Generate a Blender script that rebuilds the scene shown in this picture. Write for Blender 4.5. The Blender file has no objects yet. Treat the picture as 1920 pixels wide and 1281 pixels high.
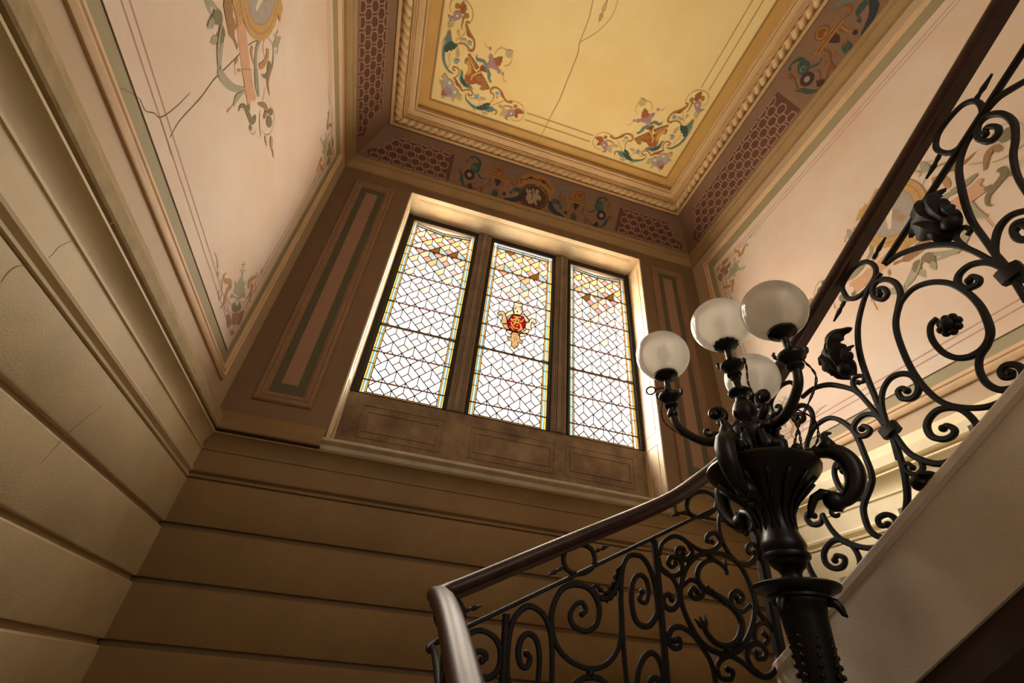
import bpy, bmesh, math, random
from mathutils import Vector, Matrix
from mathutils.geometry import tessellate_polygon
random.seed(7)
C = bpy.context.scene.collection
SC = bpy.context.scene
U = 3.0          # the surveyed unit (window wall distance) in metres
ZO = 1.6         # eye height above the floor
PI = math.pi
# ------------------------------------------------------------------ camera
cam = bpy.data.cameras.new('camera'); camo = bpy.data.objects.new('camera', cam); C.objects.link(camo)
cam.sensor_fit = 'HORIZONTAL'; cam.sensor_width = 36.0
FPX = 873.443
cam.lens = FPX * 36.0 / 1920.0
cam.shift_x = (960.0 - 971.481) / 1920.0
cam.shift_y = (675.901 - 640.5) / 1920.0
cam.clip_start = 0.02; cam.clip_end = 200
R = [[0.9556162, -0.2859914, 0.0707572], [0.2244366, 0.5510937, -0.8036939], [0.1908557, 0.7839035, 0.590821]]
rx, ry, rz = Vector(R[0]), -Vector(R[1]), -Vector(R[2])
M = Matrix((rx, ry, rz)).transposed().to_4x4(); M.translation = Vector((0, 0, ZO))
camo.matrix_world = M
SC.camera = camo
# ------------------------------------------------------------------ view, world, lights
vs = SC.view_settings
vs.view_transform = 'Standard'; vs.look = 'None'; vs.gamma = 1.0; vs.use_curve_mapping = False
vs.exposure = EXPOSURE = 0.16
SC.cycles.use_denoising = True
SC.cycles.max_bounces = 16; SC.cycles.diffuse_bounces = 10; SC.cycles.transparent_max_bounces = 24
SC.cycles.sample_clamp_indirect = 6.0; SC.cycles.caustics_reflective = False; SC.cycles.caustics_refractive = False
W = bpy.data.worlds.new('World'); SC.world = W; W.use_nodes = True
bg = W.node_tree.nodes['Background']; bg.inputs[0].default_value = (1.0, 0.97, 0.93, 1); bg.inputs[1].default_value = 1.6
def area(name, loc, rot, sx, sy, power, col, spread=180):
    l = bpy.data.lights.new(name, 'AREA'); l.shape = 'RECTANGLE'; l.size = sx; l.size_y = sy
    l.energy = power; l.color = col; l.spread = math.radians(spread)
    o = bpy.data.objects.new(name, l); C.objects.link(o); o.location = loc; o.rotation_euler = rot
    return o
# daylight standing outside the stained-glass window
area('window_daylight', (0.744, 3.80, 4.55), (-PI/2, 0, 0), 2.7, 2.5, 1650, (1.0, 0.96, 0.89))
# weak fill light added outside a made-up opening in the wall behind the viewer
area('landing_daylight', (0.9, -2.75, 4.0), (PI/2, 0, 0), 2.2, 2.6, 10, (1.0, 0.84, 0.64))
# hazy low sun outside, beyond the upper left of the window
sl = bpy.data.lights.new('hazy_sun', 'SUN'); sl.energy = 85.0; sl.angle = math.radians(46); sl.color = (1.0, 0.96, 0.90)
so = bpy.data.objects.new('hazy_sun', sl); C.objects.link(so)
so.rotation_euler = Vector((.64, -.46, -.62)).to_track_quat('-Z', 'Y').to_euler()
# ------------------------------------------------------------------ materials
def lin(h):
    if isinstance(h, str):
        v = [int(h[i:i+2], 16)/255 for i in (0, 2, 4)]
        return tuple(x/12.92 if x <= .04045 else ((x+.055)/1.055)**2.4 for x in v) + (1,)
    return tuple(h) + (1,)
MATS = {}
def mat(name, col, rough=.6, metal=0.0, spec=.4, mott=0.0, scale=3.0, bump=0.0, bscale=60.0, col2=None, detail=6):
    if name in MATS: return MATS[name]
    m = bpy.data.materials.new(name); m.use_nodes = True; nt = m.node_tree; b = nt.nodes['Principled BSDF']
    c = lin(col)
    b.inputs['Base Color'].default_value = c; b.inputs['Roughness'].default_value = rough
    b.inputs['Metallic'].default_value = metal; b.inputs['Specular IOR Level'].default_value = spec
    tc = nt.nodes.new('ShaderNodeTexCoord')
    if mott:
        n = nt.nodes.new('ShaderNodeTexNoise'); n.inputs['Scale'].default_value = scale; n.inputs['Detail'].default_value = detail; n.inputs['Roughness'].default_value = .62
        r = nt.nodes.new('ShaderNodeValToRGB'); r.color_ramp.elements[0].position = .32; r.color_ramp.elements[1].position = .68
        d = lin(col2) if col2 else tuple(x*(1-mott) for x in c[:3]) + (1,)
        r.color_ramp.elements[0].color = d; r.color_ramp.elements[1].color = c
        nt.links.new(tc.outputs['Object'], n.inputs['Vector']); nt.links.new(n.outputs['Fac'], r.inputs['Fac']); nt.links.new(r.outputs['Color'], b.inputs['Base Color'])
    if bump:
        n2 = nt.nodes.new('ShaderNodeTexNoise'); n2.inputs['Scale'].default_value = bscale; n2.inputs['Detail'].default_value = 4
        bp = nt.nodes.new('ShaderNodeBump'); bp.inputs['Strength'].default_value = bump; bp.inputs['Distance'].default_value = .004
        nt.links.new(tc.outputs['Object'], n2.inputs['Vector']); nt.links.new(n2.outputs['Fac'], bp.inputs['Height']); nt.links.new(bp.outputs['Normal'], b.inputs['Normal'])
    MATS[name] = m
    return m
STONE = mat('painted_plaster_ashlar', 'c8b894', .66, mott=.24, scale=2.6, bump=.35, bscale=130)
CREAMST = mat('cream_plaster_ashlar', 'e6dab6', .62, mott=.15, scale=2.2, bump=.2, bscale=90)  # right wall's lighter copy of the ashlar, sunlight put into the colour
SILLM = mat('worn_sill_stone', 'b8a78a', .5, mott=.3, scale=6, bump=.2)  # lightened: window light on the sill lip is put into the colour
STONEM = mat('plaster_moulding', 'cab894', .6, mott=.18, scale=3, bump=.2)
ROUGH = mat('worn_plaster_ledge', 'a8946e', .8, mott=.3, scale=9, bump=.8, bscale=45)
UPPER = mat('upper_wall_plaster', 'baa488', .65, mott=.12, scale=2, bump=.15)
PINK = mat('pink_distemper', 'd3c5b8', .7, mott=.16, scale=1.6, bump=.12, col2='ccb49c')
GREEN = mat('sage_painted_band', '9a9172', .7, mott=.12, scale=4)
BEIGE = mat('beige_frame_moulding', 'cfb08a', .6, mott=.15, scale=6)
BACKW = mat('umber_wall_plaster', '866a42', .65, mott=.22, scale=2.5, bump=.2)  # darker and browner than the side walls: backlit shade put into the colour
BACKU = mat('brown_wall_plaster', '7a5f43', .65, mott=.18, scale=2.5, bump=.2)  # upper back wall, its backlit shade put into the colour too
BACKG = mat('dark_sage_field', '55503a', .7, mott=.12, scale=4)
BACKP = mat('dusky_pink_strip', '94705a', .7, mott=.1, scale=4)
REVEAL = mat('window_reveal_plaster', 'd9c9ae', .6, mott=.25, scale=4, bump=.2, col2='c0aa88')
APRON = mat('worn_apron_paint', '8f7859', .7, mott=.4, scale=5, bump=.35, bscale=30, col2='5f4b36')
MULL = mat('mullion_paint', '86715a', .65, mott=.35, scale=7, bump=.3)
FRAMEK = mat('dark_window_frame', '241a12', .6)
COVE = mat('cove_plaster', '80624a', .7, mott=.18, scale=2.5, bump=.12)
CORN = mat('gilded_cornice_plaster', 'a08256', .6, mott=.2, scale=5)
CEILM = mat('ceiling_moulding', 'c9a878', .6, mott=.15, scale=4)
GOLDB = mat('golden_ceiling_band', 'bd9650', .65, mott=.18, scale=2.5)
CREAM = mat('cream_ceiling_field', 'dbc88e', .7, mott=.14, scale=1.3, bump=.08, col2='d6ba78')
IRON = mat('wrought_iron', '120c09', .55, metal=.1, spec=.28, bump=.25, bscale=130)
BRONZE = mat('dark_bronze', '080605', .38, metal=.2, spec=.4, bump=.15, bscale=60)
WOOD = mat('mahogany_rail', '40251a', .40, spec=.35, mott=.5, scale=14, detail=8)
STRING = mat('stringer_stone', 'cbbfae', .75, mott=.18, scale=5, bump=.4, bscale=220)
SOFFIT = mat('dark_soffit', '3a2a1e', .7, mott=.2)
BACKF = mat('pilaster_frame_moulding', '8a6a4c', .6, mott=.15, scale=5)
TREAD = mat('grey_marble', 'c4bcae', .4, mott=.15)
LEAD = mat('lead_came', '46201a', .7, spec=.2)
BAR = mat('iron_saddle_bar', '4a4030', .6)
CORD = mat('red_brown_cord', '3a1512', .7)
PAINTC = dict(line='b08f5c', rust='96552a', ochre='9c6c30', brown='7a4a1e', gold='cc963e', lilac='9a8080', greylilac='a39a90', pale='d8c8a8', palegreen='b3a276', teal='5d7a70', dkgreen='34493e', blue='7f9a98', rose='a8786a',
    bluegrey='66706a', dkblue='2c3234', umber='3d2416', umber2='4a3022', putty='a08a70', greygreen='a09b82', olive='7a7256', tan='ad8656', brownred='9c7652', mauve='bfa290', salmon='c69c7c', goldwall='bb975f', olivegrey='918c72', crack='9a7850', covegold='9a6c2e', coveochre='7c5226', wallcrack='6e5644',
    lattice='5c3826', latline='96755e', pinkline='b08c7a', darkline='6a4a2c')
PC2 = dict(amberpale='f4dcae', ambertan='e2b272', ruby='b01024', goldpaint='e8b848')
def paint(n): return mat('paint_'+n, PAINTC[n], .75, mott=.16, scale=25)
# ------------------------------------------------------------------ mesh helpers
def mk(name, verts, faces, m=None, parent=None, smooth=False, mats=None, idx=None):
    me = bpy.data.meshes.new(name); me.from_pydata([tuple(v) for v in verts], [], faces)
    if mats:
        for q in mats: me.materials.append(q)
        me.polygons.foreach_set('material_index', idx)
    elif m: me.materials.append(m)
    if smooth: me.polygons.foreach_set('use_smooth', [True]*len(me.polygons))
    me.update()
    o = bpy.data.objects.new(name, me); C.objects.link(o)
    if parent: o.parent = parent
    return o
def fixn(o):
    bm = bmesh.new(); bm.from_mesh(o.data); bmesh.ops.recalc_face_normals(bm, faces=bm.faces); bm.to_mesh(o.data); bm.free(); return o
def empty(name, loc=(0, 0, 0)):
    o = bpy.data.objects.new(name, None); C.objects.link(o); o.location = loc; return o
def tag(o, label, cat, group=None):
    o['label'] = label; o['category'] = cat
    if group: o['group'] = group
    return o
def struct(o): o['kind'] = 'structure'; return o
class MB:
    def __init__(s): s.v = []; s.f = []
    def add(s, v, f):
        n = len(s.v); s.v += [tuple(x) for x in v]; s.f += [tuple(i+n for i in q) for q in f]; return s
    def box(s, x0, x1, y0, y1, z0, z1):
        return s.add([(x0,y0,z0),(x1,y0,z0),(x1,y1,z0),(x0,y1,z0),(x0,y0,z1),(x1,y0,z1),(x1,y1,z1),(x0,y1,z1)],
            [(0,3,2,1),(4,5,6,7),(0,1,5,4),(1,2,6,5),(2,3,7,6),(3,0,4,7)])
    def lathe(s, prof, n=24, c=(0,0,0), lobes=0, amp=0):
        v = []; f = []
        for r, z in prof:
            for i in range(n):
                a = 2*PI*i/n; rr = r*(1+amp*math.cos(lobes*a)) if lobes else r
                v.append((c[0]+rr*math.cos(a), c[1]+rr*math.sin(a), c[2]+z))
        for j in range(len(prof)-1):
            for i in range(n):
                k = (i+1) % n; f.append((j*n+i, j*n+k, (j+1)*n+k, (j+1)*n+i))
        f.append(tuple(range(n-1, -1, -1))); f.append(tuple((len(prof)-1)*n+i for i in range(n)))
        return s.add(v, f)
    def tube(s, pts, rad, n=8, up=None):
        pts = [Vector(p) for p in pts]; k = len(pts); v = []; f = []
        rad = rad if isinstance(rad, (list, tuple)) else [rad]*k
        t0 = (pts[1]-pts[0]).normalized(); u = Vector((0,0,1)) if abs(t0.z) < .9 else Vector((1,0,0))
        u = (u - t0*u.dot(t0)).normalized()
        for i in range(k):
            t = (pts[min(i+1,k-1)]-pts[max(i-1,0)]).normalized(); u = (u - t*u.dot(t)).normalized(); w = t.cross(u)
            for j in range(n):
                a = 2*PI*j/n; v.append(pts[i]+(u*math.cos(a)+w*math.sin(a))*rad[i])
        for i in range(k-1):
            for j in range(n):
                q = (j+1) % n; f.append((i*n+j, i*n+q, (i+1)*n+q, (i+1)*n+j))
        f.append(tuple(range(n-1,-1,-1))); f.append(tuple((k-1)*n+j for j in range(n)))
        return s.add(v, f)
    def ball(s, c, r, n=10, m=6, sq=(1,1,1)):
        prof = [(max(.02, math.sin(PI*i/m))*r, -math.cos(PI*i/m)*r) for i in range(m+1)]
        st = len(s.v); s.lathe(prof, n)
        for i in range(st, len(s.v)):
            x, y, z = s.v[i]; s.v[i] = (c[0]+x*sq[0], c[1]+y*sq[1], c[2]+z*sq[2])
        return s
    def build(s, name, m, parent=None, smooth=False, auto=None):
        o = mk(name, s.v, s.f, m, parent, smooth)
        if auto:
            o.data.polygons.foreach_set('use_smooth', [True]*len(o.data.polygons)); o.data.set_sharp_from_angle(angle=math.radians(auto))
        return o
def catmull(p, sub=5):
    if len(p) < 3:
        return [Vector(p[0]).lerp(Vector(p[1]), i/sub) for i in range(sub+1)]
    q = [Vector(x) for x in p]; closed = (q[0]-q[-1]).length < 1e-6; out = []
    n = len(q)
    for i in range(n-1):
        p1, p2 = q[i], q[i+1]
        p0 = q[i-1] if i > 0 else (q[n-2] if closed else p1*2-p2)
        p3 = q[i+2] if i+2 < n else (q[1] if closed else p2*2-p1)
        for k in range(sub):
            t = k/sub
            out.append(.5*((2*p1)+(p2-p0)*t+(2*p0-5*p1+4*p2-p3)*t*t+(3*p1-p0-3*p2+p3)*t*t*t))
    out.append(q[-1]); return out
def interp(ws, t):
    if len(ws) == 1: return ws[0]
    x = t*(len(ws)-1); i = min(int(x), len(ws)-2); return ws[i]*(1-(x-i))+ws[i+1]*(x-i)
# ---- flat painted decoration: strokes, polygons and lobed leaves laid on a plastered plane
def leaf2d(b, t, w):
    b, t = Vector(b), Vector(t); d = t-b; L = d.length; d.normalize(); n = Vector((-d.y, d.x)); out = []; K = 25
    def hw(x): return w*.5*math.sin(PI*min(1, x)**.72)**.9*(.72+.38*abs(math.sin(3.5*PI*x+.5)))
    for i in range(K): x = i/(K-1); out.append(b+d*L*x+n*hw(x))
    for i in range(K-2, 0, -1): x = i/(K-1); out.append(b+d*L*x-n*hw(x))
    return out
def art_mesh(name, items, fn, parent, pmat=paint, step=.00006, base=.0015):
    """fn(a,b,off)->world point; a,b in metres on the plane"""
    V = []; F = []; idx = []; mats = []; cols = []
    off = base
    for it in items:
        k, col = it[0], it[1]
        if col not in cols: cols.append(col); mats.append(pmat(col))
        ci = cols.index(col); off += step
        if k == 'S':
            p = catmull([(x/1000, y/1000) for x, y in it[2]], 5); ws = it[3]; n = len(p); st = len(V)
            for i in range(n):
                t = (p[min(i+1, n-1)]-p[max(i-1, 0)]); t = t.normalized() if t.length > 1e-9 else Vector((1, 0)); nn = Vector((-t.y, t.x)); w = interp(ws, i/(n-1))/2000
                a = p[i]+nn*w; c = p[i]-nn*w
                V.append(fn(a.x, a.y, off)); V.append(fn(c.x, c.y, off))
            for i in range(n-1): F.append((st+2*i, st+2*i+1, st+2*i+3, st+2*i+2)); idx.append(ci)
        else:
            poly = [Vector((x/1000, y/1000)) for x, y in it[2]]
            if k == 'L': poly = leaf2d(poly[0], poly[1], it[3][0]/1000)
            st = len(V)
            for q in poly: V.append(fn(q.x, q.y, off))
            for tri in tessellate_polygon([[Vector((q.x, q.y, 0)) for q in poly]]): F.append(tuple(st+i for i in tri)); idx.append(ci)
    return mk(name, V, F, None, parent, False, mats, idx)
# ---- moulding sweep: profile [(d,z)] (d = distance out from the wall line) along a path of (x,y, nx,ny) stations
def sweep_prof(name, prof, stations, m, parent=None, auto=35, closed=False):
    V = []; F = []; n = len(prof)
    for x, y, nx, ny in stations:
        for d, z in prof: V.append((x+nx*d, y+ny*d, z))
    k = len(stations)
    for i in range(k if closed else k-1):
        j = (i+1) % k
        for q in range(n-1): F.append((i*n+q, i*n+q+1, j*n+q+1, j*n+q))
    o = mk(name, V, F, m, parent); fixn(o)
    o.data.polygons.foreach_set('use_smooth', [True]*len(o.data.polygons)); o.data.set_sharp_from_angle(angle=math.radians(auto))
    return o
def u(v): return v*U
def zz(v): return v*U+ZO
# ------------------------------------------------------------------ surveyed drawings (millimetres on each plane)
ART={}
ART['ceiling_corner']=[('S','line',[(1253,2114),(1209,2106),(1152,2121),(1118,2168),(1112,2227),(1138,2267),(1187,2284),(1222,2272)],[6.0]),('L','rust',[(1205,2183),(1112,2182)],[52.6]),('L','rust',[(1205,2199),(1160,2252)],[45.3]),('P','ochre',[(1228,2143),(1229,2151),(1227,2158),(1221,2164),(1213,2167),(1204,2166),(1197,2162),(1192,2155),(1190,2148),(1192,2140),(1198,2134),(1206,2132),(1215,2132),(1223,2136)]),('P','lilac',[(1264,2208),(1268,2225),(1265,2241),(1255,2253),(1240,2258),(1223,2255),(1207,2246),(1197,2231),(1193,2214),(1196,2198),(1206,2186),(1221,2181),(1238,2183),(1253,2193)]),('P','lilac',[(1265,2207),(1286,2250),(1278,2294),(1236,2302),(1256,2275),(1226,2254),(1202,2220),(1224,2189)]),('P','pale',[(1239,2224),(1240,2229),(1239,2233),(1237,2236),(1233,2238),(1228,2237),(1225,2234),(1222,2230),(1221,2226),(1221,2221),(1224,2218),(1227,2217),(1232,2218),(1236,2220)]),('L','palegreen',[(1269,2214),(1335,2283)],[53.2]),('S','ochre',[(1233,2172),(1271,2168),(1308,2178),(1321,2168)],[13.6,10.5,3.8]),('S','ochre',[(1253,2122),(1270,2132),(1308,2128),(1338,2105),(1362,2073),(1398,2049),(1438,2048),(1466,2070),(1465,2100),(1445,2109)],[8.9,20.8,14.8,19.3,11.9]),('S','rust',[(1327,2117),(1357,2095),(1381,2063)],[7.4,19.3,7.4]),('S','ochre',[(1457,2101),(1431,2114),(1428,2151),(1443,2192)],[12.1,9.1,4.5]),('P','ochre',[(1277,2118),(1278,2125),(1277,2131),(1272,2136),(1265,2138),(1258,2137),(1251,2134),(1247,2129),(1245,2122),(1247,2116),(1252,2111),(1259,2109),(1266,2109),(1273,2113)]),('S','teal',[(1683,2181),(1676,2230),(1634,2262),(1585,2281),(1523,2274),(1470,2254),(1424,2244)],[3.9,17.2,26.6,31.2,23.4]),('L','dkgreen',[(1510,2274),(1441,2196)],[62.7]),('L','teal',[(1492,2263),(1381,2242)],[62.4]),('L','dkgreen',[(1561,2283),(1438,2239)],[47.2]),('S','ochre',[(1402,2235),(1376,2248),(1367,2268),(1381,2289)],[6.2,15.5,7.7]),('S','line',[(1329,2137),(1371,2171),(1423,2211)],[4.5]),('L','blue',[(1562,2190),(1611,2172)],[38.5]),('L','blue',[(1574,2180),(1566,2150)],[18.4]),('L','palegreen',[(1553,2187),(1487,2173)],[30.7]),('S','palegreen',[(1542,2246),(1541,2213),(1585,2201),(1645,2219)],[5.4]),('L','palegreen',[(1367,2197),(1323,2191)],[30.5]),('L','palegreen',[(1332,2209),(1297,2196)],[22.9]),('P','blue',[(1421,2085),(1422,2092),(1420,2098),(1414,2103),(1406,2106),(1398,2105),(1391,2102),(1386,2097),(1385,2090),(1387,2084),(1393,2079),(1401,2077),(1409,2077),(1416,2080)]),('P','palegreen',[(1409,2121),(1410,2126),(1409,2132),(1405,2135),(1399,2137),(1393,2137),(1388,2134),(1384,2130),(1383,2125),(1385,2120),(1388,2116),(1394,2114),(1400,2114),(1406,2117)]),('L','palegreen',[(1503,2302),(1439,2307)],[31.5]),('L','palegreen',[(1601,2295),(1553,2316)],[19.0]),('S','ochre',[(1663,2172),(1660,2193),(1632,2188),(1625,2160),(1654,2144),(1694,2156),(1724,2176)],[10.8,12.3,10.8,7.7]),('S','rust',[(1719,2178),(1747,2146),(1778,2127),(1797,2101),(1821,2084)],[7.7,23.0,30.7,18.4,7.7]),('S','ochre',[(1815,2089),(1786,2054),(1780,2016),(1808,1993),(1839,2003),(1835,2022),(1813,2018)],[6.0,10.5,12.0,9.0]),('P','ochre',[(1486,2077),(1545,2111),(1573,2102),(1557,2073),(1612,2068),(1661,2096),(1718,2081),(1723,2038),(1706,1988),(1712,1942),(1749,1934),(1749,1900),(1727,1879),(1659,1949),(1641,1974),(1625,2004),(1593,1991)]),('P','gold',[(1704,1985),(1710,1939),(1742,1924),(1713,1903),(1681,1945),(1677,1994),(1707,2032)]),('P','rust',[(1563,2069),(1612,2068),(1661,2096),(1717,2079),(1717,2032),(1678,2025),(1636,2008),(1609,2033),(1566,2044)]),('P','brown',[(1481,2070),(1578,1971),(1602,1984),(1501,2087)]),('P','brown',[(1612,1930),(1716,1847),(1734,1859),(1636,1954)]),('P','brown',[(1537,1948),(1553,1919),(1587,1894),(1603,1910),(1606,1949),(1641,1998),(1642,1965),(1663,1967),(1658,2002),(1608,2002),(1586,1977),(1586,1946)]),('S','gold',[(1578,1949),(1621,1981),(1657,2017),(1662,2055)],[14.7,19.2,13.3]),('S','gold',[(1500,2074),(1583,1986)],[5.9]),('S','gold',[(1634,1934),(1719,1859)],[5.8]),('S','teal',[(1475,2008),(1490,2010),(1509,1984),(1520,1946),(1558,1913)],[5.8,18.9,31.9,21.8]),('S','teal',[(1553,1898),(1588,1867),(1638,1871),(1656,1854),(1649,1833)],[18.5,24.2,24.2,9.9,4.3]),('P','teal',[(1625,2129),(1657,2104),(1708,2092),(1736,2054),(1744,2011),(1770,1994),(1764,2028),(1771,2071),(1751,2108),(1714,2132),(1664,2132)]),('P','dkgreen',[(1665,2120),(1703,2098),(1740,2061),(1753,2040),(1756,2088),(1716,2120)]),('P','lilac',[(1550,1913),(1502,1898),(1435,1906),(1448,1872),(1474,1848),(1500,1824),(1529,1793),(1549,1800),(1541,1840),(1557,1895)]),('L','rust',[(1488,1866),(1433,1780)],[66.9]),('P','rose',[(1458,1876),(1487,1843),(1521,1847),(1529,1889),(1495,1886)]),('L','palegreen',[(1412,1763),(1359,1709)],[68.2]),('S','line',[(1404,1849),(1361,1820),(1352,1769),(1372,1746)],[4.1]),('S','line',[(1410,1718),(1456,1715),(1495,1746),(1503,1787)],[4.1]),('S','line',[(1350,1970),(1383,1958),(1393,1916),(1441,1919)],[3.6]),('S','line',[(1548,1757),(1590,1749),(1613,1719)],[3.4]),('P','lilac',[(1410,1908),(1411,1913),(1409,1917),(1406,1921),(1401,1922),(1395,1922),(1390,1920),(1387,1916),(1386,1912),(1387,1907),(1391,1904),(1396,1902),(1401,1902),(1406,1905)]),('P','lilac',[(1565,1750),(1566,1754),(1565,1759),(1562,1762),(1557,1763),(1551,1763),(1546,1761),(1543,1757),(1542,1753),(1543,1749),(1546,1746),(1551,1744),(1557,1744),(1562,1746)]),('L','lilac',[(1448,1917),(1418,1889)],[28.5]),('L','lilac',[(1537,1834),(1544,1788)],[28.0]),('S','ochre',[(1741,1821),(1703,1819),(1689,1783),(1702,1738),(1738,1708),(1772,1673),(1790,1640),(1788,1623),(1762,1621)],[12.4,17.9,15.1,20.6,23.4,13.8,8.3]),('S','brown',[(1724,1723),(1761,1707),(1779,1672)],[5.5,19.2,5.5]),('S','ochre',[(1729,1815),(1767,1792),(1808,1793),(1841,1811)],[11.3,8.5,4.9]),('S','ochre',[(1822,1594),(1823,1636),(1826,1660),(1818,1690)],[17.7,12.2,5.4]),('L','rust',[(1833,1563),(1844,1492)],[59.8]),('P','ochre',[(1817,1575),(1821,1583),(1819,1590),(1814,1596),(1807,1599),(1797,1598),(1788,1594),(1782,1587),(1779,1579),(1780,1571),(1785,1565),(1793,1563),(1802,1564),(1811,1568)]),('P','ochre',[(1903,1531),(1906,1539),(1905,1546),(1901,1552),(1893,1555),(1883,1554),(1874,1549),(1868,1543),(1864,1535),(1865,1527),(1870,1522),(1878,1519),(1888,1520),(1896,1524)]),('P','rust',[(1856,1551),(1859,1558),(1857,1565),(1851,1571),(1843,1573),(1833,1573),(1824,1570),(1818,1564),(1816,1557),(1818,1550),(1824,1545),(1832,1542),(1841,1542),(1850,1546)]),('P','lilac',[(1905,1589),(1910,1602),(1909,1615),(1900,1625),(1886,1630),(1870,1628),(1855,1621),(1843,1609),(1838,1596),(1840,1583),(1849,1573),(1862,1569),(1878,1570),(1894,1577)]),('P','lilac',[(1851,1620),(1901,1654),(1947,1639),(1960,1591),(1949,1619),(1915,1627)]),('P','pale',[(1883,1598),(1884,1602),(1884,1606),(1881,1608),(1877,1610),(1873,1609),(1868,1607),(1865,1604),(1864,1600),(1864,1597),(1867,1594),(1871,1593),(1875,1593),(1880,1595)]),('L','palegreen',[(1897,1647),(1937,1714)],[47.8]),('S','line',[(1758,1615),(1748,1563),(1770,1515),(1813,1487),(1877,1479),(1927,1504),(1945,1553),(1929,1595)],[5.3]),('S','teal',[(1825,2050),(1865,2047),(1908,2008),(1936,1945),(1939,1873),(1920,1802),(1921,1757)],[5.1,16.2,25.0,30.9,22.1]),('L','dkgreen',[(1928,1861),(1829,1814)],[61.5]),('L','teal',[(1922,1840),(1908,1742)],[61.2]),('L','dkgreen',[(1931,1899),(1883,1792)],[51.2]),('S','ochre',[(1900,1756),(1913,1733),(1935,1752)],[5.6,14.0,6.3]),('L','blue',[(1836,1932),(1803,1960)],[44.0]),('L','blue',[(1823,1936),(1786,1929)],[22.0]),('L','palegreen',[(1814,1908),(1825,1834)],[33.5]),('S','line',[(1787,1691),(1798,1724),(1851,1784)],[4.2]),('P','blue',[(1754,1762),(1757,1769),(1755,1776),(1749,1781),(1741,1784),(1732,1784),(1723,1780),(1718,1775),(1716,1768),(1718,1761),(1723,1755),(1731,1753),(1740,1753),(1749,1756)]),('P','palegreen',[(1790,1756),(1792,1761),(1791,1766),(1788,1770),(1783,1772),(1777,1771),(1771,1768),(1767,1764),(1765,1759),(1766,1754),(1769,1750),(1775,1748),(1781,1749),(1786,1752)]),('P','palegreen',[(1817,1762),(1818,1767),(1817,1771),(1814,1774),(1810,1776),(1804,1775),(1799,1773),(1796,1769),(1794,1764),(1795,1760),(1798,1757),(1802,1755),(1808,1756),(1813,1758)]),('L','palegreen',[(1838,1740),(1845,1701)],[25.1]),('L','palegreen',[(1955,1860),(1946,1801)],[21.7]),('S','palegreen',[(1883,2020),(1872,1975),(1889,1937),(1883,1900)],[5.2]),('P','greylilac',[(1794,2168),(1751,2181),(1746,2219),(1774,2252),(1823,2262),(1864,2274),(1901,2308),(1886,2267),(1904,2225),(1920,2193),(1907,2146),(1869,2108),(1822,2114),(1799,2147)]),('L','rust',[(1847,2201),(1905,2273)],[62.8]),('P','pale',[(1798,2201),(1800,2206),(1799,2211),(1795,2215),(1789,2217),(1783,2217),(1777,2214),(1773,2209),(1771,2204),(1772,2199),(1776,2195),(1782,2193),(1788,2193),(1794,2196)]),('P','pale',[(1859,2137),(1860,2142),(1859,2147),(1855,2151),(1850,2153),(1843,2153),(1838,2150),(1833,2146),(1832,2140),(1833,2135),(1837,2131),(1842,2129),(1849,2130),(1855,2132)]),('P','lilac',[(1807,2206),(1828,2182),(1878,2182),(1893,2220),(1858,2250),(1810,2240)]),('L','palegreen',[(1754,2216),(1716,2264)],[54.9]),('L','palegreen',[(1889,2135),(1904,2075)],[54.2]),('L','palegreen',[(1800,2252),(1785,2302)],[31.7]),('L','palegreen',[(1918,2176),(1941,2143)],[23.5])]
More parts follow.
